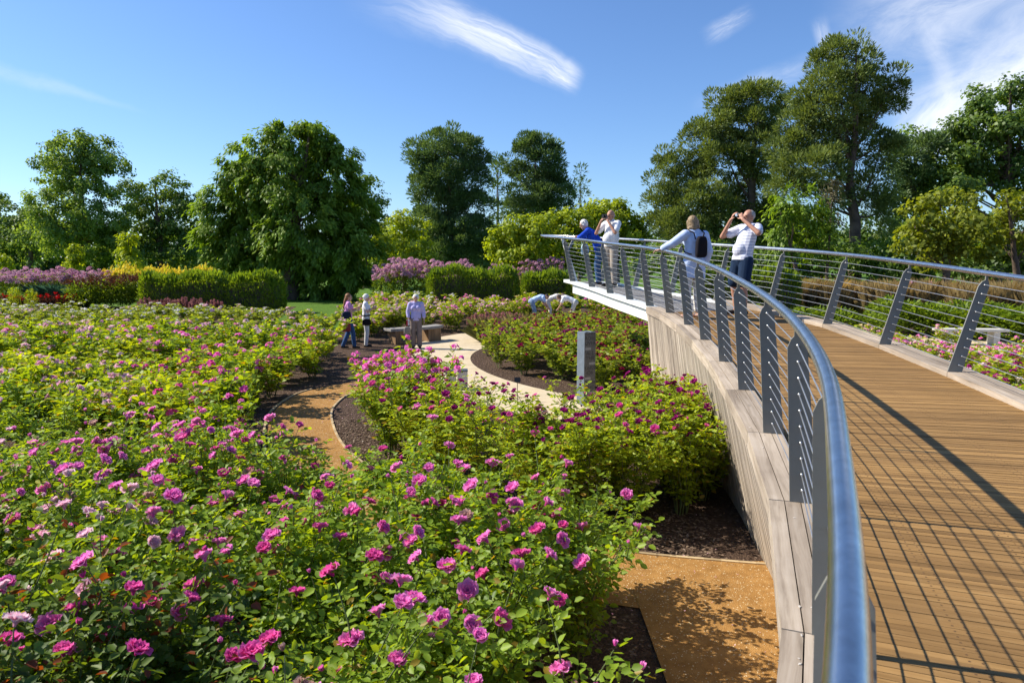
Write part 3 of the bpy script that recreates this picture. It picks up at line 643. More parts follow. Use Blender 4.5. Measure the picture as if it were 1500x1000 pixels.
tree('pine_tree', 'rounded pine rising behind the lime green domed trees', 60, 788, [(783, 215, 32, 14), (765, 232, 20, 16), (805, 232, 24, 18), (782, 255, 36, 18), (808, 262, 18, 14), (770, 285, 34, 18), (812, 285, 32, 16), (828, 272, 10, 6), (790, 308, 52, 16)], 'pine', 'pine', 0.36, **PT)
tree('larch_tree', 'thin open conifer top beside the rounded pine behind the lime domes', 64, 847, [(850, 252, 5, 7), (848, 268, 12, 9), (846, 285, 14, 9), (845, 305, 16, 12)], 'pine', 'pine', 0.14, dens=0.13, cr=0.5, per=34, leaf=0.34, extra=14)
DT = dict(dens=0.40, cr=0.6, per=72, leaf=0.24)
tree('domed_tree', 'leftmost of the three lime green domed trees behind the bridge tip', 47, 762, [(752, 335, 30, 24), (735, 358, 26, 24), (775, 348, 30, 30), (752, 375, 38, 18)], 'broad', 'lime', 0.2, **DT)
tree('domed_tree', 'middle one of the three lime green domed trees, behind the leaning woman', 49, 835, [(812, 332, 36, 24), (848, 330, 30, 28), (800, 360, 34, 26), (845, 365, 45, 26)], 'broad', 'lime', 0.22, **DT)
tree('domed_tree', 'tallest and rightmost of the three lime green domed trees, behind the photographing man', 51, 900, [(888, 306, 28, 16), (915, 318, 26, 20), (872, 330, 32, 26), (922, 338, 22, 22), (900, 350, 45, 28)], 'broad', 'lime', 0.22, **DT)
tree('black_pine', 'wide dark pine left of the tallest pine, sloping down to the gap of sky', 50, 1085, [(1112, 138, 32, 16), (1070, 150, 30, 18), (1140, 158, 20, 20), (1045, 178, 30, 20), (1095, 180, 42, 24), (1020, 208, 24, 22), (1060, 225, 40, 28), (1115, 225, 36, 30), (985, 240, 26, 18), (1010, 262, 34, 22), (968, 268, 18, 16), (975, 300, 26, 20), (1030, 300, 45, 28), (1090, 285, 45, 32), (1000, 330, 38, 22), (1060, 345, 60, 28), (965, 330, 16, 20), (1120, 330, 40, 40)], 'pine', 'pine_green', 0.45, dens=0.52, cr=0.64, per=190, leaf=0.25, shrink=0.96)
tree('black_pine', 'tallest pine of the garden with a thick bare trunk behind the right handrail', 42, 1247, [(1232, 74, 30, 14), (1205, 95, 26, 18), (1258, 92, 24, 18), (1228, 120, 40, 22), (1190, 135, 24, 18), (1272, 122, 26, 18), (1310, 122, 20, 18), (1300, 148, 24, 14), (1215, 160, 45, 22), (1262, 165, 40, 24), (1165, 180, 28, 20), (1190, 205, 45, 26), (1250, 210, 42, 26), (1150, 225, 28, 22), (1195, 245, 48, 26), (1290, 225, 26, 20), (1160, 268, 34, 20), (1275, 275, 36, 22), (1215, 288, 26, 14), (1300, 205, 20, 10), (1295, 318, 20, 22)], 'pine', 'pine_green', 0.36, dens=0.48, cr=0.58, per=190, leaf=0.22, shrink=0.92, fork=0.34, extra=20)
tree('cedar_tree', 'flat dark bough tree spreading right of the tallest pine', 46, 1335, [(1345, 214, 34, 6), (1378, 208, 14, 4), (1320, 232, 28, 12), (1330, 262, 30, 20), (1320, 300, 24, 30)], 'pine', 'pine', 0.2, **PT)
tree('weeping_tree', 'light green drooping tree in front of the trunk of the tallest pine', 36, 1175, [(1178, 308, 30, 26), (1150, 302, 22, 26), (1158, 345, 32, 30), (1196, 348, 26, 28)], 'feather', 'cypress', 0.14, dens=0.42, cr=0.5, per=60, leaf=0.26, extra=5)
tree('bare_tree', 'grey twiggy half-bare tree above the light green drooping tree', 37, 1205, [(1202, 276, 24, 18), (1218, 305, 18, 20)], 'feather', 'twig', 0.1, dens=0.26, cr=0.5, per=50, leaf=0.22, extra=8)
OT = dict(dens=0.44, cr=0.75, per=110, leaf=0.24)
tree('oak_tree', 'big dark spreading oak in the top right corner', 45, 1460, [(1435, 158, 34, 24), (1475, 140, 28, 18), (1505, 128, 20, 16), (1405, 192, 30, 24), (1455, 195, 45, 30), (1500, 185, 35, 40), (1395, 230, 36, 22), (1440, 245, 50, 28), (1495, 255, 40, 35), (1360, 255, 28, 24), (1390, 275, 45, 22), (1540, 180, 30, 50)], 'broad', 'broad_dark', 0.5, **OT)
tree('ash_tree', 'feathery pale topped tree glimpsed between the tallest pine and the big oak', 52, 1345, [(1338, 200, 20, 10), (1330, 240, 24, 24), (1350, 280, 30, 30), (1335, 320, 30, 34)], 'broad', 'broad', 0.22, dens=0.18, leaf=0.26)
tree('spreading_maple', 'yellow-green spreading tree behind the right handrail below the big oak', 33, 1385, [(1392, 298, 36, 18), (1362, 318, 34, 22), (1345, 350, 28, 22), (1420, 320, 36, 22), (1385, 345, 45, 24), (1425, 362, 40, 20), (1370, 372, 42, 16)], 'broad', 'gold_olive', 0.2, dens=0.30, cr=0.55, per=64, leaf=0.22)
tree('spreading_maple', 'yellow-green spreading tree cut by the right edge of the photo', 34, 1490, [(1470, 292, 28, 14), (1500, 292, 26, 18), (1465, 320, 30, 16), (1505, 330, 38, 30), (1475, 360, 36, 22)], 'broad', 'gold_olive', 0.2, dens=0.26, cr=0.55, per=60, leaf=0.22)
# dark undergrowth and far woodland
def woodland(name, boxes, D, mat, kind_label):
    L = []
    for px, py, rx, ry in boxes: L.append(lobe(px, py, rx, ry, D, rng.uniform(-4, 4), 0.6))
    me, _ = crown_mesh(name, L, 'broad', M[mat], 0.30, 1.5, 70, 0.55); o = link(name, me); return tag(o, kind_label, 'woodland', None, 'stuff')
bx = []
for px in range(-120, 1640, 34):
    h = 352 if px < 300 else 362 if px < 560 else 350 if px < 850 else 372 if px < 960 else 330
    bx += [(px + rnd.uniform(-8, 8), h + rnd.uniform(-8, 8), 30, 22), (px, h + 30, 36, 24)]
woodland('woodland', bx, 92, 'broad_dark', 'dark far woodland closing the view behind all the garden trees')
def shrub(name, label, D, lobes, style, mat, cat_='shrub', group=None, dens=0.5, cr=0.4, per=55, leaf=0.16, zmin=0.05):
    LB = [lobe(*q, D, rng.uniform(-0.4, 0.4), 0.9) for q in lobes]; foot = np.mean([c for c, r in LB], axis=0); foot[2] = 0
    root = empty(name, foot, label, cat_, group); me, cc = crown_mesh('foliage', [(c - foot, r) for c, r in LB], style, M[mat], dens, cr, per, leaf, zmin); link('foliage', me, root)
    mb = MB()
    for i in range(7):
        t = cc[rng.integers(len(cc))]; mb.tube([(t[0] * 0.4, t[1] * 0.4, -0.05), (t[0] * 0.6, t[1] * 0.6, t[2] * 0.5), t], [0.03, 0.022, 0.008], 5, caps=False)
    link('branches', mb.mesh('branches', M['bark']), root); return root
labs = ['dark evergreen bush at the foot of the wide dark pine', 'dark evergreen bush behind the striped shirt man', 'dark evergreen bush beside the trunk of the tallest pine', 'dark evergreen bush below the spreading yellow-green tree', 'dark evergreen bush at the right end of the handrail']
for i, (px, py, rx, ry) in enumerate([(1010, 375, 60, 24), (1100, 380, 60, 26), (1210, 378, 55, 28), (1320, 380, 60, 30), (1450, 385, 70, 26)]):
    shrub('evergreen_bush', labs[i], 40 if i < 4 else 36, [(px, py, rx, ry), (px - rx * 0.5, py + 8, rx * 0.6, ry), (px + rx * 0.5, py + 6, rx * 0.6, ry)], 'broad', 'broad_dark', 'bush', 'dark evergreen bushes under the pines', dens=0.34, cr=0.7, per=60, leaf=0.24)
# clipped yew hedges (blocks with shaggy sprigs)
def hedge(label, px0, px1, ytop, D, thick, bumps=0.12):
    a, b = atd(px0, 400, D), atd(px1, 400, D); zt = atd(750, ytop, D)[2]; Lh = b[0] - a[0]; foot = np.array([(a[0] + b[0]) / 2, D, 0]); root = empty('yew_hedge', foot, label, 'hedge')
    n = int(Lh * (zt + thick) * 900); 
    f = rng.random(n); x = rng.uniform(-Lh / 2, Lh / 2, n); P = np.zeros((n, 3)); O = np.zeros((n, 3))
    top = f < 0.42; fr = (f >= 0.42) & (f < 0.78); bk = (f >= 0.78) & (f < 0.86); en = f >= 0.86
    bul = 1 + bumps * np.sin(x * 2.1 + D) * 0.5 + bumps * np.sin(x * 5.3) * 0.3
    P[:, 0] = x; P[:, 1] = rng.uniform(-thick / 2, thick / 2, n); P[:, 2] = rng.uniform(0.05, 1, n) * zt * bul
    P[top, 2] = (zt * bul)[top]; O[top] = (0, 0, 1); P[fr, 1] = -thick / 2; O[fr] = (0, -1, 0.2); P[bk, 1] = thick / 2; O[bk] = (0, 1, 0.2)
    sg = np.where(rng.random(n) < 0.5, -1, 1); P[en, 0] = (sg * Lh / 2)[en]; O[en, 0] = sg[en]
    rr_ = np.minimum(0.55, zt * 0.32)                                       # rounded shoulders
    ex = np.maximum(0, np.abs(P[:, 0]) - (Lh / 2 - rr_)) / rr_; ez = np.maximum(0, P[:, 2] - (zt * bul - rr_)) / rr_; ey = np.maximum(0, np.abs(P[:, 1]) - (thick / 2 - rr_)) / rr_
    q = np.sqrt(ex**2 + ey**2 + ez**2); sc_ = np.where(q > 1, 1 / np.maximum(q, 1e-6), 1)
    P[:, 0] = np.where(ex > 0, np.sign(P[:, 0]) * (Lh / 2 - rr_ + ex * sc_ * rr_), P[:, 0]); P[:, 1] = np.where(ey > 0, np.sign(P[:, 1]) * (thick / 2 - rr_ + ey * sc_ * rr_), P[:, 1])
    P[:, 2] = np.where(ez > 0, zt * bul - rr_ + ez * sc_ * rr_, P[:, 2])
    P += rng.normal(size=(n, 3)) * 0.05; D_ = unit(O * 0.6 + np.array([0, 0, 0.9]) + rdir(n) * 0.5); L = rng.uniform(0.07, 0.17, n) + np.where(top, rng.random(n) ** 4 * 0.25, 0)
    cell = np.sin(np.floor(P[:, 0] * 2.2) * 12.9 + np.floor(P[:, 2] * 3) * 78.2 + np.floor(P[:, 1] * 3) * 37.7) * 43758.5; tint = np.clip(0.25 + 0.6 * (cell - np.floor(cell)), 0, 1)
    V, F = cards(P, D_, rdir(n), L, L * 0.34, 0.2); link('foliage', nmesh('foliage', V, F, M['yew'], np.repeat(tint, 4)), root)
    mb = MB(); mb.box((-Lh / 2 + 0.22, -thick / 2 + 0.2, 0), (Lh - 0.44, 0, 0), (0, thick - 0.4, 0), (0, 0, zt - 0.25)); link('branches', mb.mesh('branches', M['bark']), root)
hedge('long clipped yew hedge in front of the huge feathery tree', 210, 412, 407, 34, 1.6)
hedge('clipped yew hedge in front of the mauve flower heads', 627, 758, 399, 35, 1.5)
hedge('short dark yew hedge just left of the bridge tip', 764, 834, 404, 38, 1.4)
hedge('dark clipped hedge seen through the cables behind the bridge', 1000, 1170, 402, 30, 1.2)
# ------------------------------------------------------------------ border plants
def proto_plant(kind):
    """one clump of a border plant, about 1 m wide: list of (part name, mesh)"""
    out = []
    def blades(n, h, spread, mat, wd=0.012, droop=0.35, name='blades', hmin=0.5):
        a = rng.uniform(0, 2 * np.pi, n); r = spread * 0.35 * np.sqrt(rng.random(n)); P = np.stack([np.cos(a) * r, np.sin(a) * r, np.zeros(n)], 1); hh = h * rng.uniform(hmin, 1, n)
        o = np.stack([np.cos(a), np.sin(a), np.zeros(n)], 1) * rng.uniform(0.3, 1, n)[:, None] * spread; s = unit(np.cross(o + rdir(n) * 0.2, [0, 0, 1.0]))
        m1 = P + o * 0.3 + np.stack([0 * hh, 0 * hh, hh * 0.65], 1); t1 = P + o * (0.7 + droop) + np.stack([0 * hh, 0 * hh, hh * (1 - droop * 0.5 * rng.random(n))], 1)
        V = np.stack([P - s * wd, P + s * wd, m1 + s * wd * 0.8, t1, m1 - s * wd * 0.8], 1).reshape(-1, 3); F = np.arange(5 * n).reshape(n, 5)
        out.append((name, nmesh(name, V, F, M[mat], np.repeat(rng.random(n), 5)))); return t1
    def leaves(n, h, r, mat, L=0.12, z0=0.1, name='foliage', aspect=0.45, up=0.3):
        d = rdir(n); P = d * np.array([r, r, 0]) * (rng.random(n)[:, None] ** 0.4) ; P[:, 2] = z0 + (h - z0) * rng.random(n) ** 0.7 * (1 - 0.35 * (np.linalg.norm(P[:, :2], axis=1) / r) ** 2)
        D_ = unit(d * np.array([1, 1, 0.3]) + rdir(n) * 0.5 + [0, 0, up]); V, F = cards(P, D_, unit(rdir(n) * 0.6 + [0, 0, 1]), L * rng.uniform(0.6, 1.3, n), L * aspect * rng.uniform(0.7, 1.2, n))
        out.append((name, nmesh(name, V, F, M[mat], np.repeat(rng.random(n), 4)))); return P
    def heads(centres, n, r, L, mat, name='blossoms', flat=0.6, up=0.5):
        m = len(centres); idx = np.repeat(np.arange(m), n); d = rdir(m * n); d[:, 2] = np.abs(d[:, 2]); P = centres[idx] + d * r * np.array([1, 1, flat]) * rng.uniform(0.6, 1, m * n)[:, None]
        V, F = cards(P, np.cross(d, rdir(m * n)), unit(d + [0, 0, up]), L, L * 0.9, 0.1); out.append((name, nmesh(name, V, F, PET[mat], np.repeat(rng.random(m)[idx] * 0.6 + rng.random(m * n) * 0.4, 4))))
    disc = lambda n, r, h, var=0.15: np.stack([(q := rng.uniform(0, 2 * np.pi, n)) * 0 + np.cos(q) * (s := r * np.sqrt(rng.random(n))), np.sin(q) * s, h * (1 - 0.25 * (s / r) ** 2) * rng.uniform(1 - var, 1, n)], 1)
    if kind == 'mauve': leaves(420, 1.55, 0.62, 'green', 0.20, 0.1, aspect=0.35, up=0.0); heads(disc(42, 0.68, 1.85, 0.28), 26, 0.13, 0.07, 'mauve')
    if kind == 'gold': leaves(420, 0.9, 0.6, 'lime', 0.16); heads(disc(60, 0.62, 1.1, 0.3), 8, 0.055, 0.07, 'gold')
    if kind == 'scarlet': leaves(380, 0.75, 0.55, 'maroon', 0.14); heads(disc(17, 0.55, 0.92, 0.25), 10, 0.05, 0.06, 'scarlet')
    if kind == 'teal': blades(520, 1.0, 0.75, 'teal', 0.012, 0.5)
    if kind == 'maroon': leaves(520, 0.95, 0.62, 'green', 0.14); leaves(220, 1.1, 0.6, 'maroon', 0.12, 0.75, 'leaves')  # upper maroon part is the seed heads, drawn as leaf cards
    if kind == 'feather': blades(160, 0.6, 0.4, 'maroon', 0.012, 0.4); c = disc(26, 0.42, 0.85, 0.4); heads(np.concatenate([c + [0, 0, -k * 0.06] for k in range(4)]), 9, 0.045, 0.06, 'feather pink', flat=1.2)
    if kind == 'straw': blades(900, 1.9, 0.55, 'straw', 0.008, 0.25, 'seed_stalks', 0.55); blades(260, 0.9, 0.6, 'olive', 0.012, 0.5)
    if kind == 'olive': blades(520, 0.95, 0.65, 'olive', 0.010, 0.45); blades(140, 1.05, 0.5, 'straw', 0.007, 0.3, 'seed_stalks')
    if kind == 'green': leaves(900, 1.05, 0.66, 'green', 0.15, 0.08)
    if kind == 'lime': leaves(620, 1.0, 0.6, 'lime', 0.14)
    if kind == 'phlox': leaves(320, 0.6, 0.5, 'green', 0.11); heads(disc(30, 0.5, 0.75, 0.3), 14, 0.075, 0.045, 'lilac pink')
    if kind == 'magenta': leaves(320, 0.6, 0.5, 'green', 0.11); heads(disc(26, 0.5, 0.72, 0.35), 12, 0.06, 0.045, 'magenta')
    if kind == 'orange': leaves(200, 0.9, 0.35, 'green', 0.14); heads(disc(14, 0.34, 1.1, 0.3), 10, 0.07, 0.08, 'gold')
    return out
PROTO = {}
def plant(kind, name, label, cat_, x, y, s=1.0, sz=None, group=None, z=0.0):
    if kind not in PROTO: PROTO[kind] = [proto_plant(kind) for _ in range(3)]
    parts = rnd.choice(PROTO[kind]); root = empty(name, (x, y, z), label, cat_, group, rnd.uniform(0, 6.28)); root.scale = (s, s, sz or s)
    for n, me in parts: link(n, me, root)
    return root
ORD = ['first', 'second', 'third', 'fourth', 'fifth', 'sixth', 'seventh', 'eighth', 'ninth', 'tenth', 'eleventh', 'twelfth', 'thirteenth', 'fourteenth', 'fifteenth', 'sixteenth', 'seventeenth', 'eighteenth', 'nineteenth', 'twentieth']
def drift(kind, name, what, cat_, px0, px1, D0, D1, n, s=1.0, sz=None, rows=1, rowgap=0.9, sv=0.15):
    for r_ in range(rows):
        for i in range(n):
            t = (i + 0.5 + rnd.uniform(-0.25, 0.25)) / n; D_ = D0 + (D1 - D0) * t + r_ * rowgap + rnd.uniform(-0.2, 0.2); p = atd(px0 + (px1 - px0) * t, 400, D_)
            k = s * rnd.uniform(1 - sv, 1 + sv)
            row = '' if rows == 1 else (', front row' if r_ == 0 else ', back row' if rows == 2 else f', {ORD[r_]} row')
            plant(kind, name, f'{what}, {ORD[i]} from left{row}', cat_, p[0], D_, k, (sz or s) * rnd.uniform(1 - sv * 0.6, 1 + sv * 0.6), what)
drift('mauve', 'joe_pye_weed', 'mauve flower clump in the far left border', 'flowering plant', -20, 172, 41, 42, 8, 1.1, 1.14, 2, 1.1)
drift('gold', 'coneflower', 'yellow flower clump behind the long hedge', 'flowering plant', 158, 312, 42, 41, 8, 1.05, 2.05, 2, 1.0)
drift('teal', 'grass_clump', 'blue-green grass clump below the mauve border', 'ornamental grass', 50, 128, 37, 38, 4, 1.15, 1.5)
drift('lime', 'border_plant', 'lime leaved clump among the red flowers', 'plant', 8, 62, 35.2, 35.0, 2, 0.5, 1.1)
drift('scarlet', 'dahlia', 'scarlet flower clump on dark leaves in the left border', 'flowering plant', -10, 108, 35.5, 36, 6, 0.95, 0.95)
drift('maroon', 'border_plant', 'green and maroon clump beside the long hedge', 'plant', 108, 214, 36, 37, 5, 1.25, 1.5, 2, 1.0)
drift('feather', 'astilbe', 'dusty pink plume clump before the long hedge', 'flowering plant', 196, 322, 32.4, 32.6, 6, 0.95, 1.0)
drift('mauve', 'joe_pye_weed', 'mauve flower clump left of the middle hedge', 'flowering plant', 548, 694, 39, 38.5, 6, 1.12, 1.42, 2, 1.0)
drift('mauve', 'joe_pye_weed', 'mauve flower clump behind the short hedge', 'flowering plant', 715, 822, 45, 45, 5, 1.1, 1.42)
drift('olive', 'grass_clump', 'olive grass clump between the middle and short hedges', 'ornamental grass', 700, 832, 42, 42, 6, 1.4, 1.7)
drift('orange', 'crocosmia', 'orange flower clump at the left foot of the mauve clumps', 'flowering plant', 540, 552, 37, 37, 1, 0.9, 0.9)
drift('feather', 'astilbe', 'dusty pink plume clump before the mauve clumps', 'flowering plant', 540, 640, 33.5, 33.5, 6, 1.0, 0.95)
drift('feather', 'astilbe', 'dusty pink plume clump before the middle hedge', 'flowering plant', 652, 752, 33.2, 33.2, 5, 0.9, 0.95)
drift('straw', 'grass_clump', 'tall brown grass clump beyond the right handrail', 'ornamental grass', 1120, 1580, 32, 25, 17, 1.35, 1.02, 3, 1.2, 0.1)
drift('green', 'border_plant', 'leafy green clump behind the pale stone bench', 'plant', 1290, 1560, 24.5, 21.5, 8, 1.15, 1.15, 2, 1.1)
drift('green', 'border_plant', 'leafy green clump between the brown grass and yellow roses', 'plant', 1090, 1290, 25, 23, 6, 1.1, 0.9)
drift('lime', 'border_plant', 'lime leaved clump at the foot of the tallest pine', 'plant', 1170, 1262, 37, 36, 4, 1.5, 1.6)
drift('olive', 'grass_clump', 'olive grass clump at the left of the round bed', 'ornamental grass', 706, 800, 22.0, 23.6, 7, 0.9, 0.85, 2, 0.7)
drift('feather', 'astilbe', 'dusty pink plume clump beside the round bed', 'flowering plant', 694, 770, 24.6, 25.4, 5, 0.9, 0.95)
drift('mauve', 'joe_pye_weed', 'lilac clump in the brown grass beyond the right handrail', 'flowering plant', 1326, 1368, 30, 30, 2, 0.9, 1.0)
# ------------------------------------------------------------------ roses
def bloom_mesh(name, mat, seed, r=0.048, openness=1.0, rings=None):
    """a full old-fashioned rose: rings of cupped petals round a tight heart"""
    g = np.random.default_rng(seed); Vs, Fs, Ts, o = [], [], [], 0
    rings = rings or [(6, 82, 1.0), (7, 66, 0.95), (7, 50, 0.84), (7, 34, 0.70), (6, 18, 0.55), (4, 6, 0.42)]
    A, S = 4, 4
    for ri, (n, tilt, L) in enumerate(rings):
        for k in range(n):
            az = 2 * math.pi * (k + 0.5 * (ri % 2)) / n + g.normal() * 0.12; t0 = math.radians(tilt * openness + g.normal() * 6); Lr = r * L * g.uniform(0.88, 1.1); wd = Lr * (0.62 + 0.25 * (ri < 3))
            p = np.array([0, 0.004 + 0.010 * (ri < 4)]); pts = []
            for j in range(S + 1):
                s = j / S; th = t0 * (0.55 + 0.75 * s); pts.append(p.copy()); p = p + np.array([math.sin(th), math.cos(th)]) * Lr / S
            V = []
            for j, q in enumerate(pts):
                s = j / S; w_ = wd * (0.30 + 0.85 * math.sin(min(1, s * 0.9 + 0.08) * math.pi * 0.62)) * (0.78 if j == S else 1)
                for i in range(A + 1):
                    u = (i / A - 0.5) * 2; cup = (u * u) * Lr * 0.20 * (0.5 + s); lip = -0.05 * Lr * (s ** 3) * (1 - u * u) + g.normal() * 0.0009
                    rad = q[0] - cup * math.cos(t0) * 1.0; z = q[1] + cup * math.sin(t0) + lip; x, y = rad, u * w_ * 0.5
                    V.append((x * math.cos(az) - y * math.sin(az), x * math.sin(az) + y * math.cos(az), z)); Ts.append(np.clip(0.25 + 0.6 * s + (0.12 if ri < 2 else 0) + g.normal() * 0.05, 0, 1))
            Vs += V; Fs += [(o + j * (A + 1) + i, o + j * (A + 1) + i + 1, o + (j + 1) * (A + 1) + i + 1, o + (j + 1) * (A + 1) + i) for j in range(S) for i in range(A)]; o += len(V)
    return nmesh(name, Vs, Fs, mat, np.array(Ts), True)
BUD = [(4, 20, 0.62), (4, 10, 0.60), (3, 4, 0.52)]
BL = {c: [bloom_mesh('bloom', PET[c], 5, 0.050), bloom_mesh('bloom', PET[c], 9, 0.046, 0.85), bloom_mesh('bloom', PET[c], 14, 0.052, 1.1), bloom_mesh('bloom', PET[c], 21, 0.040, 1.0, BUD)]
      for c in ('hot pink', 'magenta', 'lilac pink', 'crimson purple', 'faded')}
def small_blooms(P, cname, seed, r=0.045):
    """joined simple blooms of a distant bush"""
    g = np.random.default_rng(seed); n = 11; m = len(P); idx = np.repeat(np.arange(m), n); d = unit(g.normal(size=(m * n, 3))); d[:, 2] = np.abs(d[:, 2]) * 0.9 + 0.05
    k = np.repeat(g.uniform(0.75, 1.25, m), n)[:, None]; Q = P[idx] + d * np.array([0.5, 0.5, 0.45]) * r * k
    V, F = cards(Q, np.cross(d, unit(g.normal(size=(m * n, 3)))), d, (r * 1.15 * k)[:, 0], (r * 1.1 * k)[:, 0], 0.15)
    t = np.repeat(g.random(m)[idx] * 0.5 + g.random(m * n) * 0.5, 4); return nmesh('blossoms', V, F, PET[cname], t)
def rose_bush(seed, near, mat, h=1.0, spread=0.42, ncane=9, leafk=1.0):
    """-> foliage mesh, stem mesh, bloom tips (position, direction)"""
    g = np.random.default_rng(seed); mb = MB(); LP_, LD, LN, tips = [], [], [], []
    def leafing(pts, dens, z_lo):
        pts = np.array(pts); seg = np.linalg.norm(np.diff(pts, axis=0), axis=1); tot = seg.sum(); cum = np.concatenate([[0], np.cumsum(seg)]); k = 0; s = 0.02
        while s < tot:
            p = np.array([np.interp(s, cum, pts[:, i]) for i in range(3)]); q = np.array([np.interp(min(s + 0.02, tot), cum, pts[:, i]) for i in range(3)]); t = unit(q - p + 1e-6)
            if p[2] > z_lo * h * g.uniform(0.75, 1.3):
                a = k * 2.4 + g.normal() * 0.5; o = np.array([math.cos(a), math.sin(a), 0.15]); d = unit(o + t * 0.45 + g.normal(size=3) * 0.25); LP_.append(p); LD.append(d); LN.append(unit(np.array([0, 0, 1.0]) + o * 0.35 + g.normal(size=3) * 0.3))
            s += dens * g.uniform(0.7, 1.3); k += 1
    for c in range(ncane):
        a = 2 * math.pi * c / ncane + g.normal() * 0.35; out = spread * g.uniform(0.25, 1.05); hh = h * g.uniform(0.68, 1.06)
        b0 = np.array([math.cos(a), math.sin(a), 0]) * 0.05; pts = []
        for j in range(6):
            s = j / 5; pts.append(b0 + np.array([math.cos(a + 0.25 * s), math.sin(a + 0.25 * s), 0]) * out * s ** 1.25 + np.array([0, 0, hh * (1 - (1 - s) ** 1.45)]) + g.normal(size=3) * 0.014 * (j > 0))
        mb.tube(pts, [0.007, 0.0065, 0.006, 0.005, 0.004, 0.0028], 5 if near else 3, caps=False); leafing(pts, 0.034 if near else 0.064, 0.12); tips.append((pts[-1], unit(pts[-1] - pts[-2] + np.array([0, 0, 0.05]))))
        for q in range(g.integers(2, 5)):
            s0 = g.uniform(0.35, 0.92); i = int(s0 * 5); p0 = pts[i] + (pts[min(i + 1, 5)] - pts[i]) * (s0 * 5 - i); a2 = a + g.normal() * 1.3; ln = h * g.uniform(0.16, 0.40)
            d = unit(np.array([math.cos(a2) * 0.6, math.sin(a2) * 0.6, g.uniform(0.45, 1.2)])); br_ = [p0, p0 + d * ln * 0.5 + g.normal(size=3) * 0.01, p0 + d * ln + np.array([0, 0, 0.03])]
            mb.tube(br_, [0.0042, 0.0034, 0.0022], 4 if near else 3, caps=False); leafing(br_, 0.034 if near else 0.06, 0.12); tips.append((br_[-1], unit(d + np.array([0, 0, 0.3]))))
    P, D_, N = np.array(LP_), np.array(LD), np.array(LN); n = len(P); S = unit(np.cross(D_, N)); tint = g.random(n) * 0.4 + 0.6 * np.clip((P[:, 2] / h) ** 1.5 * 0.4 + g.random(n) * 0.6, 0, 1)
    parts, ts = [], []
    if near:      # five leaflets on a stalk
        ll = g.uniform(0.075, 0.125, n)[:, None] * leafk; spec = [(1.0, 0, 1.0), (0.66, 0.95, 0.85), (0.66, -0.95, 0.85), (0.32, 1.1, 0.68), (0.32, -1.1, 0.68)]
        for s, side, k in spec:
            droop = np.array([0, 0, -0.22 * s * s]) * ll; q = P + D_ * ll * s + droop; dd = unit(D_ * (1.0 if side == 0 else 0.55) + S * side + np.array([0, 0, -0.28]) + g.normal(size=(n, 3)) * 0.18)
            L = g.uniform(0.042, 0.062, n) * k * leafk; parts.append(cards(q, dd, unit(N + g.normal(size=(n, 3)) * 0.3), L, L * 0.66, g.uniform(0.06, 0.2), 'leaf')); ts.append(np.repeat(tint, 6))
    else:
        for q in range(3):
            L = g.uniform(0.07, 0.115, n) * leafk; dd = unit(D_ + S * (q - 1) * 0.9 + g.normal(size=(n, 3)) * 0.3 + np.array([0, 0, -0.15])); parts.append(cards(P + D_ * 0.03 * (1 + (q == 1)), dd, unit(N + g.normal(size=(n, 3)) * 0.35), L, L * 0.62)); ts.append(np.repeat(tint, 4))
    V, F = cat(parts); fo = nmesh('foliage', V, F, mat, np.concatenate(ts)); return fo, mb.mesh('stems', M['stem']), tips
LEAFS = {'green': 'rose_leaf', 'lime': 'rose_leaf_lime', 'far': 'rose_leaf_far', 'dark': 'rose_leaf_shaded'}
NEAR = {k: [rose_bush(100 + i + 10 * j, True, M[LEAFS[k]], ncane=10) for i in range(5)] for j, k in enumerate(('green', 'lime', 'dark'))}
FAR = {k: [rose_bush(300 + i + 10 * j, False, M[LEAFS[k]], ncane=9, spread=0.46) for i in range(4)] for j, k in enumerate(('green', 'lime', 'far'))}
FARB = {}
def far_blossoms(kind, i, cname, dens):
    key = (kind, i, cname, dens)
    if key not in FARB:
        tips = FAR[kind][i][2]; g = np.random.default_rng(i * 7 + len(FARB)); P = np.array([t[0] for t in tips]); P = P[g.random(len(P)) < dens]
        P = P if len(P) else np.array([tips[0][0]]); FARB[key] = small_blooms(P + np.array([0, 0, 0.02]), cname, i + 3, 0.050)
    return FARB[key]
N_B = [0]
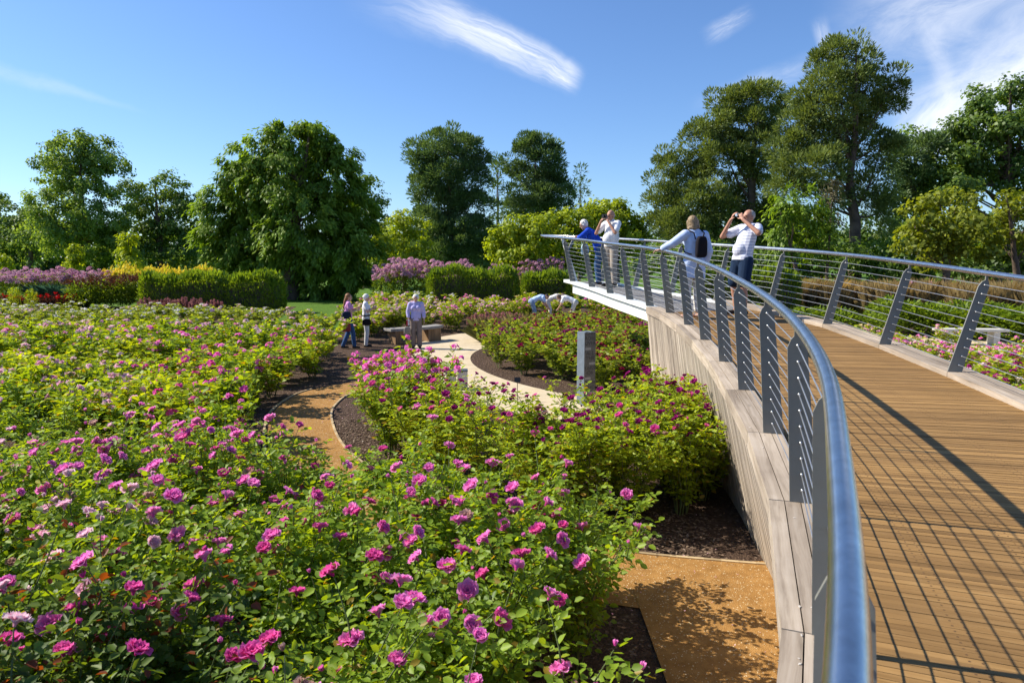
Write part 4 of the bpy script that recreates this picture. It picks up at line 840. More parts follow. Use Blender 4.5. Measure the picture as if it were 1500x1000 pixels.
def place_rose(x, y, h, colour, leaf, label, group, near, nb=None, sxy=None):
    N_B[0] += 1; root = empty('rose_bush', (x, y, 0), label, 'rose bush', group, rnd.uniform(0, 6.28)); k = h; sxy = sxy or h; root.scale = (sxy, sxy, k)
    if near:
        i = rnd.randrange(5); fo, st, tips = NEAR[leaf][i]
        link('foliage', fo, root); link('stems', st, root)
        order = sorted(range(len(tips)), key=lambda q: -tips[q][0][2] + rnd.uniform(0, 0.35)); nb = nb if nb is not None else rnd.randint(5, 11)
        for q in order[:nb]:
            p, d = tips[q]; c = colour if rnd.random() < 0.85 else {'hot pink': 'magenta', 'magenta': 'hot pink', 'lilac pink': 'hot pink', 'crimson purple': 'magenta'}[colour]
            if rnd.random() < 0.05: c = 'faded'
            v = 3 if rnd.random() < 0.26 else rnd.randrange(3); o = link('bloom', BL[c][v], root)
            o.location = tuple(p + d * 0.004); dr = Vector((d[0] * 0.9 + rnd.uniform(-0.6, 0.6), d[1] * 0.9 + rnd.uniform(-0.6, 0.6), d[2] * 0.6 + 0.45)); o.rotation_euler = dr.to_track_quat('Z', 'Y').to_euler()
            s = rnd.uniform(0.85, 1.25) * (0.85 if colour == 'crimson purple' else 1.0); o.scale = (s / sxy, s / sxy, s / k)
    else:
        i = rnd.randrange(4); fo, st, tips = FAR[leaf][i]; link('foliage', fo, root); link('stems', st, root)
        dens = nb if nb is not None else 0.45; b = link('blossoms', far_blossoms(leaf, i, colour, dens), root); b['kind'] = 'stuff'
    return root
def dist_tan(x, y): return float(np.min(np.linalg.norm(tan_c - np.array([x, y]), axis=1)))
def dist_left(x, y):   # metres left of the ramp's left edge
    return xl(min(max(y, -1.5), 18.8)) - x
rows = []
y = 1.75
def tan_x(y): return float(np.interp(y, tan_c[::-1, 1] if tan_c[0, 1] > tan_c[-1, 1] else tan_c[:, 1], tan_c[:, 0]))
def inside(px, py, poly):
    c = False; n = len(poly)
    for i in range(n):
        (x1, y1), (x2, y2) = poly[i], poly[i - 1]
        if (y1 > py) != (y2 > py) and px < (x2 - x1) * (py - y1) / (y2 - y1) + x1: c = not c
    return c
# sight lines kept open by the way the beds are planted: the two paths, the people, the bench, the pillar
OPEN = [(99, [(488, 560), (502, 600), (512, 690), (480, 670), (430, 660), (375, 660), (370, 630), (398, 598), (440, 572)]),
        (99, [(572, 515), (640, 488), (712, 484), (690, 520), (705, 540), (740, 556), (790, 572), (845, 580), (845, 592), (760, 585), (700, 566), (655, 556), (648, 535), (600, 517)]),
        (99, [(935, 768), (1040, 745), (1130, 760), (1150, 1000), (960, 1000), (925, 845)]), (24, [(578, 468), (645, 468), (645, 512), (578, 512)]),
        (20.5, [(498, 425), (550, 425), (550, 494), (498, 494)]), (20.6, [(594, 425), (626, 425), (626, 510), (594, 510)]),
        (12.7, [(842, 482), (878, 482), (878, 578), (842, 586)]), (28.3, [(772, 420), (845, 420), (845, 450), (772, 450)])]
MIDTOP = ([440, 495, 520, 570, 600, 640, 660, 700, 750, 840, 880, 930, 960, 1000, 1030, 1060, 1120], [600, 575, 535, 520, 515, 525, 560, 575, 592, 588, 578, 572, 560, 535, 530, 560, 640])
FRONTTOP = ([0, 380, 440, 490, 520, 560, 640, 700, 740, 800, 880, 930, 945, 960, 1000], [575, 664, 658, 674, 690, 680, 668, 685, 700, 700, 685, 705, 780, 860, 1000])
def clear(x, y, bed):
    for dx, h in ((0, 1.0), (-0.33, 0.85), (0.33, 0.85), (0, 0.55)):
        px, py = pix((x + dx, y, h * (1.10 if bed in ('front bed', 'middle bed') else 1.0)))
        for far, poly in OPEN[:1] + OPEN[2:] if bed == 'round bed' else OPEN:
            if y < far and inside(px, py, poly): return False
        if bed == 'middle bed' and py < np.interp(px, *MIDTOP): return False
        if bed == 'front bed' and py < np.interp(px, *FRONTTOP): return False
    return True
def put(bed, y0, y1, gap, step, fx0, fx1, ok, spec, jit=0.3):
    """rows of bushes across a bed, numbered away from the photographer, each row from the left"""
    y = y0; row = 0
    while y < y1:
        x0, x1 = fx0(y), fx1(y); xs = []; x = x0 + rnd.uniform(0, step)
        while x < x1:
            xx, yy = x + rnd.uniform(-jit, jit) * step, y + rnd.uniform(-jit, jit) * gap
            if ok(xx, yy) and clear(xx, yy, bed): xs.append((xx, yy))
            x += step
        xs.sort()
        for i, (xx, yy) in enumerate(xs):
            colour, leaf, h, near, nb, sxy = spec(xx, yy)
            place_rose(xx, yy, h, colour, leaf, f'{colour} rose bush, {ORD[min(i, 19)]} from left in {ORD[min(row, 19)]} row of {bed}', f'rose bushes of the {bed}', near, nb, sxy)
        y += gap * (1 + 0.004 * row); row += 1
inframe = lambda x, y, m=0.5: abs(x) < 0.76 * y + m
# front bed, this side of the gravel path
put('front bed', 1.95, 6.1, 0.58, 0.60, lambda y: max(-0.78 * y - 0.7, -4.6), lambda y: 1.2,
    lambda x, y: inframe(x, y, 0.8) and dist_tan(x, y) > 0.62 and dist_left(x, y) > 0.55 and (x < (0.85 if y < 4.3 else 0.52) - max(0, 3.6 - y) * 0.28) and y < 5.9 - 0.55 * x + (1.2 if x < -1 else 0) and not (x > -1.2 and y > 5.55),
    lambda x, y: (('lilac pink' if pix((x, y, 1.1))[0] < 250 and y < 4.6 else 'hot pink') if rnd.random() < 0.8 else 'magenta', 'dark' if (x < -0.95 and y < 3.0) else 'green', rnd.uniform(0.95, 1.12) if not (x < -1.2 and y < 3.4) else rnd.uniform(1.08, 1.25), True, rnd.randint(8, 13), rnd.uniform(1.0, 1.15)))  # darkened leaf stands in for shade in the near left corner
# middle bed, between the gravel path and the pale ring path
def mid_spec(x, y):
    f = (x + 3.2 - (y - 9) * 0.25) / 5.0 + rnd.uniform(-0.18, 0.18); c = 'hot pink' if f < 0.40 else 'crimson purple'
    return c, ('green' if f < 0.3 else 'lime'), rnd.uniform(0.92, 1.14), y < 9.8, (rnd.randint(15, 25) if y < 9.8 else 0.8), rnd.uniform(1.1, 1.32)
put('middle bed', 7.15, 12.4, 0.52, 0.50, lambda y: -4.2, lambda y: 3.0,
    lambda x, y: dist_tan(x, y) > 0.62 and x > tan_x(y) and dist_left(x, y) > 0.0 and np.hypot(x - RC[0], y - RC[1]) > RO + 0.35, mid_spec)
# left bed, everything left of the gravel path
def left_spec(x, y):
    px, py = pix((x, y, 0.95)); r_ = rnd.random(); near = y < 8.2
    if y > 21.0 + (2.5 if px > 300 else 0): c = 'white' if r_ < 0.85 else 'pale pink'
    elif y > 17: c = 'lilac pink' if r_ < 0.55 else 'pale pink' if r_ < 0.8 else 'hot pink'
    elif px < 230: c = 'lilac pink' if r_ < 0.85 else 'pale pink' if not near else 'hot pink'
    else: c = 'hot pink' if r_ < 0.6 else 'magenta'
    if near and c in ('pale pink', 'white'): c = 'lilac pink'
    leaf = 'far' if y > 19 else ('green' if r_ < 0.7 or near else 'lime'); nb = (rnd.randint(3, 8) if near else (0.22 if y < 17 else 0.30 if y < 24 else 0.55)); k = 1.0 if y < 12 else 1.15 if y < 19 else 1.3
    return c, leaf, rnd.uniform(0.70, 1.0) * (1.0 if y < 20 else 0.92 if y < 25.5 else 0.78), near, nb, rnd.uniform(1.0, 1.2) * k
lok = lambda x, y: rnd.random() > 0.17 and inframe(x, y, 0.6) and (x < tan_x(y) - 0.90 if y < 14.2 else np.hypot(x - RC[0], y - RC[1]) > RO + 0.9 and dist_tan(x, y) > 0.9) and not (19.5 < y < 24.5 and x > -4.3) and not (abs(x + 4.75) < 1.0 and 19.8 < y < 22.6) and y < (25.6 if 400 < pix((x, y, .9))[0] < 515 else 29.2)
put('left bed', 5.2, 12.0, 0.74, 0.74, lambda y: -0.78 * y - 0.8, lambda y: tan_x(y), lok, left_spec)
put('left field', 12.4, 20.0, 1.0, 1.0, lambda y: -0.77 * y - 0.8, lambda y: -2.6, lok, left_spec)
put('far left field', 20.6, 29.6, 1.55, 1.5, lambda y: -0.77 * y - 0.8, lambda y: -3.9, lok, left_spec)
# round bed inside the ring path
put('round bed', 12.6, 26.6, 0.9, 0.85, lambda y: -1.4, lambda y: 4.6,
    lambda x, y: np.hypot(x - RC[0], y - RC[1]) < RI - 0.5 and (dist_left(x, y) > 0.1 if y < 12.6 else True) and pix((x, y, 0.7))[0] < 965 and not (y > 22.3 and x < 1.1),
    lambda x, y: ('dark red' if rnd.random() < 0.75 else 'crimson purple', 'far', rnd.uniform(0.66, 0.80), False, 0.40, rnd.uniform(1.0, 1.25)))
# beds beyond the ring path
def far_spec(x, y):
    px, py = pix((x, y, 0.9)); r_ = rnd.random()
    c = ('yellow' if y > 30.6 and px > 745 else 'white' if y > 31 and r_ < 0.5 else 'pale pink' if r_ < 0.35 else 'lilac pink' if r_ < 0.8 else 'hot pink'); return c, 'lime' if r_ < 0.6 else 'far', rnd.uniform(0.74, 0.90), False, 0.62, rnd.uniform(1.2, 1.5)
put('far bed', 22.6, 32.8, 1.35, 1.4, lambda y: -7.6, lambda y: 6.6,
    lambda x, y: np.hypot(x - RC[0], y - RC[1]) > RO + 0.5 and math.hypot(x + 3.13, y - 22.2) > 1.7 and math.hypot(x + 4.75, y - 21) > 1.2 and 517 < pix((x, y, 0.8))[0] < 975 and not (28.4 < y < 30.0 and 785 < pix((x, y, 0.8))[0] < 850), far_spec)
# beds on the far side of the bridge
def right_spec(x, y):
    px, py = pix((x, y, 0.8)); r_ = rnd.random()
    c = ('yellow' if px < 1270 and y > 14.5 else 'crimson purple' if px > 1395 and y < 13.5 else 'hot pink' if r_ < 0.4 else 'lilac pink'); return c, 'lime', rnd.uniform(0.62, 0.80), False, 0.7, rnd.uniform(0.95, 1.15)
put('right bed', 10.2, 20.5, 1.15, 1.05, lambda y: xr(min(y, 18.8)) + 1.4, lambda y: 0.80 * y + 0.6, lambda x, y: 1040 < pix((x, y, 0.6))[0] < 1540 and not (y > 18.2 and pix((x, y, 0.3))[0] > 1330) and not (16.4 < y and pix((x, y, .3))[0] > 1420), right_spec)
print('ROSES', N_B[0])
# fallen petals and bark chips on the soil and path
def litter(name, n, xy, mats, size, label, z=0.016):
    P = np.array([[*xy(), z] for _ in range(n)]); D_ = rdir(n); D_[:, 2] *= 0.25; V, F = cards(P, D_, unit(rdir(n) * 0.35 + np.array([0, 0, 1])), size * rng.uniform(0.5, 1.4, n), size * 0.6 * rng.uniform(0.5, 1.3, n), 0.1)
    return tag(link(name, nmesh(name, V, F, mats, np.repeat(rng.random(n), 4))), label, None, None, 'stuff')
def near_path():
    while True:
        i = int(rng.integers(0, 74)); p = tan_c[i] + rng.normal(size=2) * 0.75
        if dist_left(*p) > 0.1: return p
litter('fallen_petals', 600, near_path, PET['lilac pink'], 0.022, 'pink rose petals fallen on the gravel path and the soil')
def on_kerb():
    y_ = rng.uniform(1.5, 11.5); p = base(xl, y_) + side_normal(xl, y_)[0] * rng.uniform(0.0, 0.22); litter_z.append(p[2] + 0.059); return p[:2]
litter_z = []
def litter3(name, n, f, mat, size, label):
    P = np.array([[*f(), 0] for _ in range(n)]); P[:, 2] = litter_z[-n:]; D_ = rdir(n); D_[:, 2] *= 0.05; V, F = cards(P, D_, np.tile([0, 0, 1.0], (n, 1)), size * rng.uniform(0.4, 1.4, n), size * 0.6 * rng.uniform(0.5, 1.3, n), 0.05)
    return tag(link(name, nmesh(name, V, F, mat, np.repeat(rng.random(n), 4))), label, None, None, 'stuff')
litter3('fallen_petals', 46, on_kerb, PET['white'], 0.018, 'pale petals fallen on the timber kerb of the footbridge')
M['chip'] = leafmat('bark_chip', (0.05, 0.032, 0.022), (0.24, 0.17, 0.12), 0.0, (1, 1, 1), 0.02)
def soil():
    while True:
        p = np.array([rng.uniform(-4.8, 2.4), rng.uniform(5.8, 11.5)])
        if 0.53 < dist_tan(*p) < 1.7 and dist_left(*p) > 0.25: return p
litter('bark_mulch', 9000, soil, M['chip'], 0.045, 'dark bark chips mulching the soil beside the gravel path', 0.012)
def pathp():
    while True:
        i = int(rng.integers(0, 60)); p = tan_c[i] + rng.normal(size=2) * 0.4
        if dist_tan(*p) < 0.5: return p
litter('path_grit', 2600, pathp, simple('pale_grit', (0.5, 0.36, 0.18), 0.9, var=0.4), 0.011, 'pale grit loose on the gravel path', 0.018)
# ------------------------------------------------------------------ people
SKIN = simple('skin', (0.52, 0.30, 0.21), 0.55, var=0.06, scale=20)
SKIN_TAN = simple('skin_tanned', (0.46, 0.23, 0.15), 0.55, var=0.06, scale=20)
def cloth(name, c, rough=0.85, var=0.12): return simple(name, c, rough, var=var, scale=14, bump=0.25, bscale=22, spec=0.15)
def striped(name, c, c2, per, wid):
    m, T_, out = newmat(name); tc = T_.node('ShaderNodeTexCoord').outputs['Object']; z = T_.node('ShaderNodeSeparateXYZ', i_Vector=tc).outputs[2]
    f = T_.m('LESS_THAN', T_.m('FRACT', T_.m('DIVIDE', z, per)), wid); p = T_.node('ShaderNodeBsdfPrincipled', i_Base_Color=T_.mixc(f, c4(c), c4(c2)), i_Roughness=0.85); T_.l.new(p.outputs[0], out.inputs[0]); return m
def cap(mb, a, ra, b, rb, wdir=None, flat=1.0, seg=14):
    """tapered capsule from a to b; flat < 1 squeezes the section across wdir"""
    a, b = np.asarray(a, float), np.asarray(b, float); t = b - a; L = np.linalg.norm(t); t = t / L if L > 1e-6 else np.array([0, 0, 1.0])
    w_ = np.array([1.0, 0, 0]) if wdir is None else np.asarray(wdir, float); w_ = w_ - t * np.dot(w_, t)
    if np.linalg.norm(w_) < 1e-4: w_ = np.cross(t, [0, 1.0, 0.1])
    w_ /= np.linalg.norm(w_); d = np.cross(t, w_); V = []; st = []
    for k in range(5): th = math.pi / 2 * k / 4; st.append((a - t * ra * math.cos(th), ra * math.sin(th)))
    for k in range(5): th = math.pi / 2 * k / 4; st.append((b + t * rb * math.sin(th), rb * math.cos(th)))
    for c, r in st:
        for k in range(seg): q = 2 * math.pi * k / seg; V.append(c + max(r, 1e-4) * (math.cos(q) * w_ + flat * math.sin(q) * d))
    F = [(i * seg + k, i * seg + (k + 1) % seg, (i + 1) * seg + (k + 1) % seg, (i + 1) * seg + k) for i in range(9) for k in range(seg)]
    F += [tuple(reversed(range(seg))), tuple(range(9 * seg, 10 * seg))]; mb.add(V, F, None, True)
def ell(mb, c, r, axes=None):
    n = MB(); n.ball((0, 0, 0), 1.0, 16, 10); A = np.eye(3) if axes is None else np.array(axes)
    V = [np.asarray(c) + sum(p[i] * r[i] * A[i] for i in range(3)) for p in n.v]; mb.add(V, n.f, None, True)
def fuse(name, mb, mat, parent, voxel=0.009, smooth=3, fac=0.5):
    """union of the shapes as one continuous skin (voxel remesh)"""
    me = mb.mesh(name + '_src', None); o = bpy.data.objects.new(name + '_src', me); col.objects.link(o)
    r = o.modifiers.new('r', 'REMESH'); r.mode = 'VOXEL'; r.voxel_size = voxel; r.use_smooth_shade = True
    if smooth: s = o.modifiers.new('s', 'SMOOTH'); s.iterations = smooth; s.factor = fac
    dg = bpy.context.evaluated_depsgraph_get(); out = bpy.data.meshes.new_from_object(o.evaluated_get(dg)); bpy.data.objects.remove(o); bpy.data.meshes.remove(me)
    out.name = name; out.materials.clear(); out.materials.append(mat); out.polygons.foreach_set('use_smooth', np.ones(len(out.polygons), dtype=bool)); return link(name, out, parent)
def base_joints(H):
    s = H / 1.70
    J = dict(pelvis=(0, 0, .94), waist=(0, 0.005, 1.08), chest=(0, 0.0, 1.28), neck=(0, 0.0, 1.45), head=(0, .03, 1.585))
    for sd_, x in (('L', -1), ('R', 1)):
        J.update({'sh' + sd_: (x * .175, -0.01, 1.40), 'el' + sd_: (x * .225, -.03, 1.12), 'wr' + sd_: (x * .225, .05, .88), 'hip' + sd_: (x * .09, 0, .90), 'kn' + sd_: (x * .10, .02, .49), 'an' + sd_: (x * .10, -.02, .085), 'toe' + sd_: (x * .115, .13, .03)})
    return {k: np.array(v) * s for k, v in J.items()}, s
def hand(mb, wr, d, palm, s, side, curl=0.5):
    """palm, four unequal bent fingers and a thumb; d = direction of the hand, palm = palm normal"""
    d = unit(np.asarray(d, float)); pn = np.asarray(palm, float); pn = unit(pn - d * np.dot(pn, d)); x = np.cross(d, pn) * side
    c = wr + d * 0.045 * s; cap(mb, wr, 0.025 * s, wr + d * 0.075 * s, 0.036 * s, x, 0.42)
    for i, (o, L) in enumerate(((-0.026, .070), (-0.009, .080), (0.009, .075), (0.026, .058))):
        p = wr + d * 0.088 * s + x * o * s; r = 0.0088 * s; a = curl * 0.6
        d1 = unit(d * math.cos(a) + pn * math.sin(a)); d2 = unit(d * math.cos(2.2 * a) + pn * math.sin(2.2 * a)); p1 = p + d1 * L * .5 * s; p2 = p1 + d2 * L * .5 * s; cap(mb, p, r, p1, r * .95, None, 1, 8); cap(mb, p1, r * .95, p2, r * .8, None, 1, 8)
    t0 = wr + d * 0.03 * s - x * 0.026 * s; t1 = t0 + unit(d * .55 - x * .75 + pn * .25) * 0.036 * s; t2 = t1 + unit(d * .85 - x * .2 + pn * .4) * 0.032 * s; cap(mb, t0, .012 * s, t1, .0105 * s, None, 1, 8); cap(mb, t1, .0105 * s, t2, .009 * s, None, 1, 8)
def person(label, loc, face, H, pose=None, look=None, female=True, belly=0.0, skin=None, voxel=0.009, wear=(), hair=None, hands=None, hair_mat=None, shoes=None, shoe_mat=None, group=None, hair_len=0.0, curl=None):
    """face: angle of the facing direction from +Y towards +X; pose: joints overriding the standing ones (metres in body space: x right, y forward, z up)"""
    J, s = base_joints(H)
    for k, v in (pose or {}).items(): J[k] = np.array(v, float)
    root = empty('person', loc, label, 'person', group, -face); skin = skin or SKIN; B = MB(); fem = female
    sw = J['shR'] - J['shL']; sw = sw / np.linalg.norm(sw); hw = J['hipR'] - J['hipL']; hw = hw / np.linalg.norm(hw)
    wv = unit(sw + hw)
    def torso(mb, e=0.0, lo=True, belly_=belly):
        cap(mb, J['pelvis'] + hw * .05 * s, (.108 + e) * s, J['pelvis'] - hw * .05 * s, (.108 + e) * s)
        cap(mb, J['pelvis'], (.150 + e) * s, J['waist'], ((.135 if fem else .145) + e + belly_ * .3) * s, wv, .74)
        cap(mb, J['waist'], ((.133 if fem else .145) + e + belly_ * .3) * s, J['chest'], (.150 + e) * s, wv, .72)
        cap(mb, J['chest'], (.148 + e) * s, J['chest'] * .45 + J['neck'] * .55, (.118 + e) * s, sw, .66)
        cap(mb, J['shL'], (.052 + e) * s, J['shR'], (.052 + e) * s); cap(mb, J['shL'], (.05 + e * .9) * s, J['neck'] - unit(J['neck'] - J['chest']) * .02, (.05 + e * .4) * s); cap(mb, J['shR'], (.05 + e * .9) * s, J['neck'] - unit(J['neck'] - J['chest']) * .02, (.05 + e * .4) * s)
        up = unit(J['neck'] - J['pelvis']); fw = unit(np.cross(up, wv))
        if fem:
            for q in (-1, 1): ell(mb, J['chest'] + fw * .075 * s + sw * .075 * q * s, np.array([.066 + e, .066 + e, .07 + e]) * s)
        if belly_: ell(mb, J['waist'] + fw * (.05 + belly_ * .5) * s - up * .02, np.array([.13, .12, .14]) * s * (1 + e))
    torso(B)
    hd = J['head']; lk = unit(np.array(look if look is not None else (0, 1, 0), float)); nk = unit(hd - J['neck']); hx = unit(np.cross(lk, nk)); hz = np.cross(hx, lk); ax = (hx, lk, hz)
    cap(B, J['neck'] - nk * .05 * s, .056 * s, hd - nk * .02 * s, .050 * s)
    ell(B, hd + hz * .018 * s, np.array([.076, .095, .100]) * s, ax); ell(B, hd + lk * .022 * s - hz * .048 * s, np.array([.056, .068, .066]) * s, ax)
    cap(B, hd + lk * .094 * s + hz * .012 * s, .009 * s, hd + lk * .112 * s - hz * .024 * s, .013 * s); cap(B, hd + lk * .086 * s - hz * .062 * s - hx * .015, .008 * s, hd + lk * .086 * s - hz * .062 * s + hx * .015, .008 * s); ell(B, hd + lk * .07 * s - hz * .094 * s, np.array([.022, .02, .018]) * s, ax)
    for q in (-1, 1):
        ell(B, hd + hx * .078 * q * s - hz * .008 * s - lk * .005, np.array([.012, .02, .032]) * s, ax); cap(B, hd + lk * .086 * s + hx * .02 * q * s + hz * .030 * s, .010 * s, hd + lk * .078 * s + hx * .048 * q * s + hz * .028 * s, .009 * s)
    for sd_, sg in (('L', -1), ('R', 1)):
        cap(B, J['sh' + sd_], .052 * s, J['el' + sd_], .039 * s); cap(B, J['el' + sd_], .040 * s, J['wr' + sd_], .026 * s)
        cap(B, J['hip' + sd_], .082 * s, J['kn' + sd_], .055 * s); cap(B, J['kn' + sd_], .056 * s, (J['kn' + sd_] * .6 + J['an' + sd_] * .4) - np.array([0, .012, 0]), .054 * s); cap(B, J['kn' + sd_] * .6 + J['an' + sd_] * .4 - np.array([0, .012, 0]), .054 * s, J['an' + sd_], .036 * s)
        cap(B, J['an' + sd_] - np.array([0, 0.025, .035]) * s, .034 * s, J['toe' + sd_], .030 * s, np.array([1, 0, 0]), .8)
        hdir, pal, cu = (hands or {}).get(sd_, (J['wr' + sd_] - J['el' + sd_], (-sg, 0.2, 0), 0.5)); hand(B, J['wr' + sd_], hdir, pal, s, sg, cu)
    fuse('body', B, skin, root, voxel)
    E = MB()
    for q in (-1, 1): ell(E, hd + lk * .0905 * s + hx * .033 * q * s + hz * .012 * s, np.array([.011, .006, .007]) * s, ax)
    link('eyes', E.mesh('eyes', M['black']), root)
    E = MB(); ell(E, hd + lk * .0925 * s - hz * .062 * s, np.array([.020, .006, .005]) * s, ax); link('mouth', E.mesh('mouth', simple('lips', (0.36, 0.13, 0.11), 0.5)), root)
    if hair:
        h_ = MB(); ell(h_, hd - lk * .020 * s + hz * .036 * s, np.array([.088, .092, .096]) * s * (1.08 if hair == 'curly' else 1), ax); ell(h_, hd - lk * .045 * s - hz * .005 * s, np.array([.080, .062, .085]) * s, ax)
        if hair == 'bob':
            for q in (-1, 1): cap(h_, hd + hx * .068 * q * s + hz * .03, .036 * s, hd + hx * .078 * q * s - hz * .075 * s - lk * .01, .030 * s)
            cap(h_, hd - lk * .07 * s + hz * .03, .055 * s, hd - lk * .072 * s - hz * .075 * s, .054 * s, hx, .7); cap(h_, hd + hx * .06 * s - lk * .05 * s - hz * .08 * s, .034 * s, hd - hx * .06 * s - lk * .05 * s - hz * .08 * s, .034 * s)
        if hair == 'curly':
            g = np.random.default_rng(3)
            for k in range(46):
                d = unit(g.normal(size=3)); 
                if d @ lk > 0.35 and d @ hz < 0.55 or d @ hz < -0.5: continue
                ell(h_, hd - lk * .018 * s + hz * .022 * s + (hx * d[0] + lk * d[1] + hz * d[2]) * 0 + d * .086 * s, np.array([.026] * 3) * s)
        if hair == 'long':
            cap(h_, hd - lk * .07 * s + hz * .03, .05 * s, J['neck'] - lk * .09 * s, .05 * s, hx, .7); cap(h_, J['neck'] - lk * .09 * s, .05 * s, J['chest'] - lk * .135 * s + [0, 0, -.02], .035 * s, hx, .6)
        if hair == 'crop' or hair == 'bald': 
            h_ = MB(); ell(h_, hd - lk * .022 * s + hz * (.026 if hair == 'crop' else -.008) * s, np.array([.080, .086, .090 if hair == 'crop' else .062]) * s, ax)
        fuse('hair', h_, hair_mat, root, 0.008, 2)
    for kind, mat, opt in wear:
        m_ = MB(); nm = opt.get('name', kind); e = opt.get('e', .016)
        if kind in ('shirt', 'cardigan', 'blouse'):
            torso(m_, e); sl = opt.get('sleeve', 0.6); fl = opt.get('hem', -0.05)
            cap(m_, J['pelvis'] + np.array([0, 0, fl]), (.152 + e) * s, J['waist'], (.14 + e) * s, wv, .78)
            if fl < -.15:
                cap(m_, J['hipL'] + (J['knL'] - J['hipL']) * min(.8, -fl / .5), (.10 + e) * s, J['hipL'], (.095 + e) * s); cap(m_, J['hipR'] + (J['knR'] - J['hipR']) * min(.8, -fl / .5), (.10 + e) * s, J['hipR'], (.095 + e) * s); cap(m_, J['hipL'] + (J['knL'] - J['hipL']) * min(.7, -fl / .6), .1 * s, J['hipR'] + (J['knR'] - J['hipR']) * min(.7, -fl / .6), .1 * s)
            for sd_ in 'LR':
                a, b_, c = J['sh' + sd_], J['el' + sd_], J['wr' + sd_]
                if sl <= 1: cap(m_, a, (.056 + e) * s, a + (b_ - a) * sl, (.050 + e) * s)
                else: cap(m_, a, (.056 + e) * s, b_, (.045 + e) * s); cap(m_, b_, (.045 + e) * s, b_ + (c - b_) * (sl - 1), (.034 + e) * s)
            col_ = J['neck'] - nk * .03 * s; cap(m_, col_ - nk * .03 * s, .066 * s, col_ + nk * .01 * s, .060 * s)
        if kind in ('trousers', 'shorts', 'jeans'):
            e = opt.get('e', .014); cap(m_, J['pelvis'] + hw * .05 * s, (.110 + e) * s, J['pelvis'] - hw * .05 * s, (.110 + e) * s); cap(m_, J['pelvis'], (.148 + e) * s, J['pelvis'] * .6 + J['waist'] * .4, (.136 + e) * s, hw, .76)
            for sd_ in 'LR':
                a, b_, c = J['hip' + sd_], J['kn' + sd_], J['an' + sd_]; w2 = opt.get('leg', .058)
                if kind == 'shorts': cap(m_, a, (.090 + e) * s, a + (b_ - a) * .86, (.082 + e) * s)
                else: cap(m_, a, (.086 + e) * s, b_, (.062 + e) * s); q = opt.get('to', 1.0); cap(m_, b_, (.062 + e) * s, b_ + (c - b_) * q, w2 * s)
        ob = fuse(nm, m_, mat, root, max(voxel, 0.009), 4)
        if kind in ('shirt', 'cardigan', 'blouse'):     # straight hem
            import bmesh
            up = unit(J['waist'] - J['pelvis']); pt = J['pelvis'] + up * (opt.get('hem', -.05) - .02) * s; bm = bmesh.new(); bm.from_mesh(ob.data)
            bmesh.ops.bisect_plane(bm, geom=bm.verts[:] + bm.edges[:] + bm.faces[:], plane_co=pt, plane_no=up, clear_inner=True); bm.to_mesh(ob.data); bm.free()
    if shoe_mat:
        m_ = MB()
        for sd_ in 'LR':
            a, t = J['an' + sd_], J['toe' + sd_]; cap(m_, a - np.array([0, 0.03, .040]) * s, .040 * s, t, .037 * s, np.array([1, 0, 0]), .85); cap(m_, np.array([*(a[:2]), 0]) + unit(t - a) * np.array([-.03, -.03, 0]) + [0, 0, a[2] - .068 * s], .034 * s, np.array([t[0], t[1], t[2] - .014]), .034 * s, np.array([1, 0, 0]), .5)
        fuse('shoes', m_, shoe_mat, root, 0.008, 2)
    return root, J, s
def to_world(root, p):
    a = root.rotation_euler.z; p = np.asarray(p, float); c, s_ = math.cos(a), math.sin(a); return np.array([p[0] * c - p[1] * s_, p[0] * s_ + p[1] * c, p[2]]) + np.array(root.location)
WHITE = cloth('white_cotton', (0.74, 0.74, 0.76)); H_WHITE = simple('white_hair', (0.66, 0.64, 0.60), 0.8, var=0.15, scale=60, bump=0.5, bscale=120); H_GREY = simple('grey_hair', (0.40, 0.36, 0.32), 0.8, var=0.2, scale=60, bump=0.5, bscale=120)
H_BLOND = simple('blond_hair', (0.27, 0.185, 0.10), 0.55, var=0.6, scale=40, bump=0.5, bscale=90); H_RED = simple('auburn_hair', (0.26, 0.11, 0.04), 0.6, var=0.3, scale=40, bump=0.4, bscale=90); H_DARK = simple('dark_hair', (0.02, 0.014, 0.012), 0.6, var=0.3, scale=40); H_BROWN = simple('brown_hair', (0.09, 0.05, 0.03), 0.6, var=0.3, scale=40, bump=0.4, bscale=90)
DENIM = cloth('blue_denim', (0.045, 0.10, 0.22)); NAVY = cloth('navy_cotton', (0.012, 0.028, 0.065)); BEIGE = cloth('beige_cotton', (0.36, 0.31, 0.26)); PALEBLUE = cloth('pale_blue_cotton', (0.52, 0.62, 0.84)); ROYAL = cloth('royal_blue_knit', (0.012, 0.06, 0.46)); LAV = cloth('lavender_cotton', (0.47, 0.42, 0.70)); TAUPE = cloth('taupe_cotton', (0.20, 0.16, 0.145)); PINK = cloth('pink_cotton', (0.62, 0.28, 0.52)); OFFW = cloth('off_white_cotton', (0.66, 0.64, 0.60)); SHOE = cloth('dark_leather', (0.03, 0.025, 0.022)); SKYB = cloth('sky_blue_cotton', (0.45, 0.58, 0.80))
def deckpt(x, y): return np.array([x, y, zd(y) + 0.004])
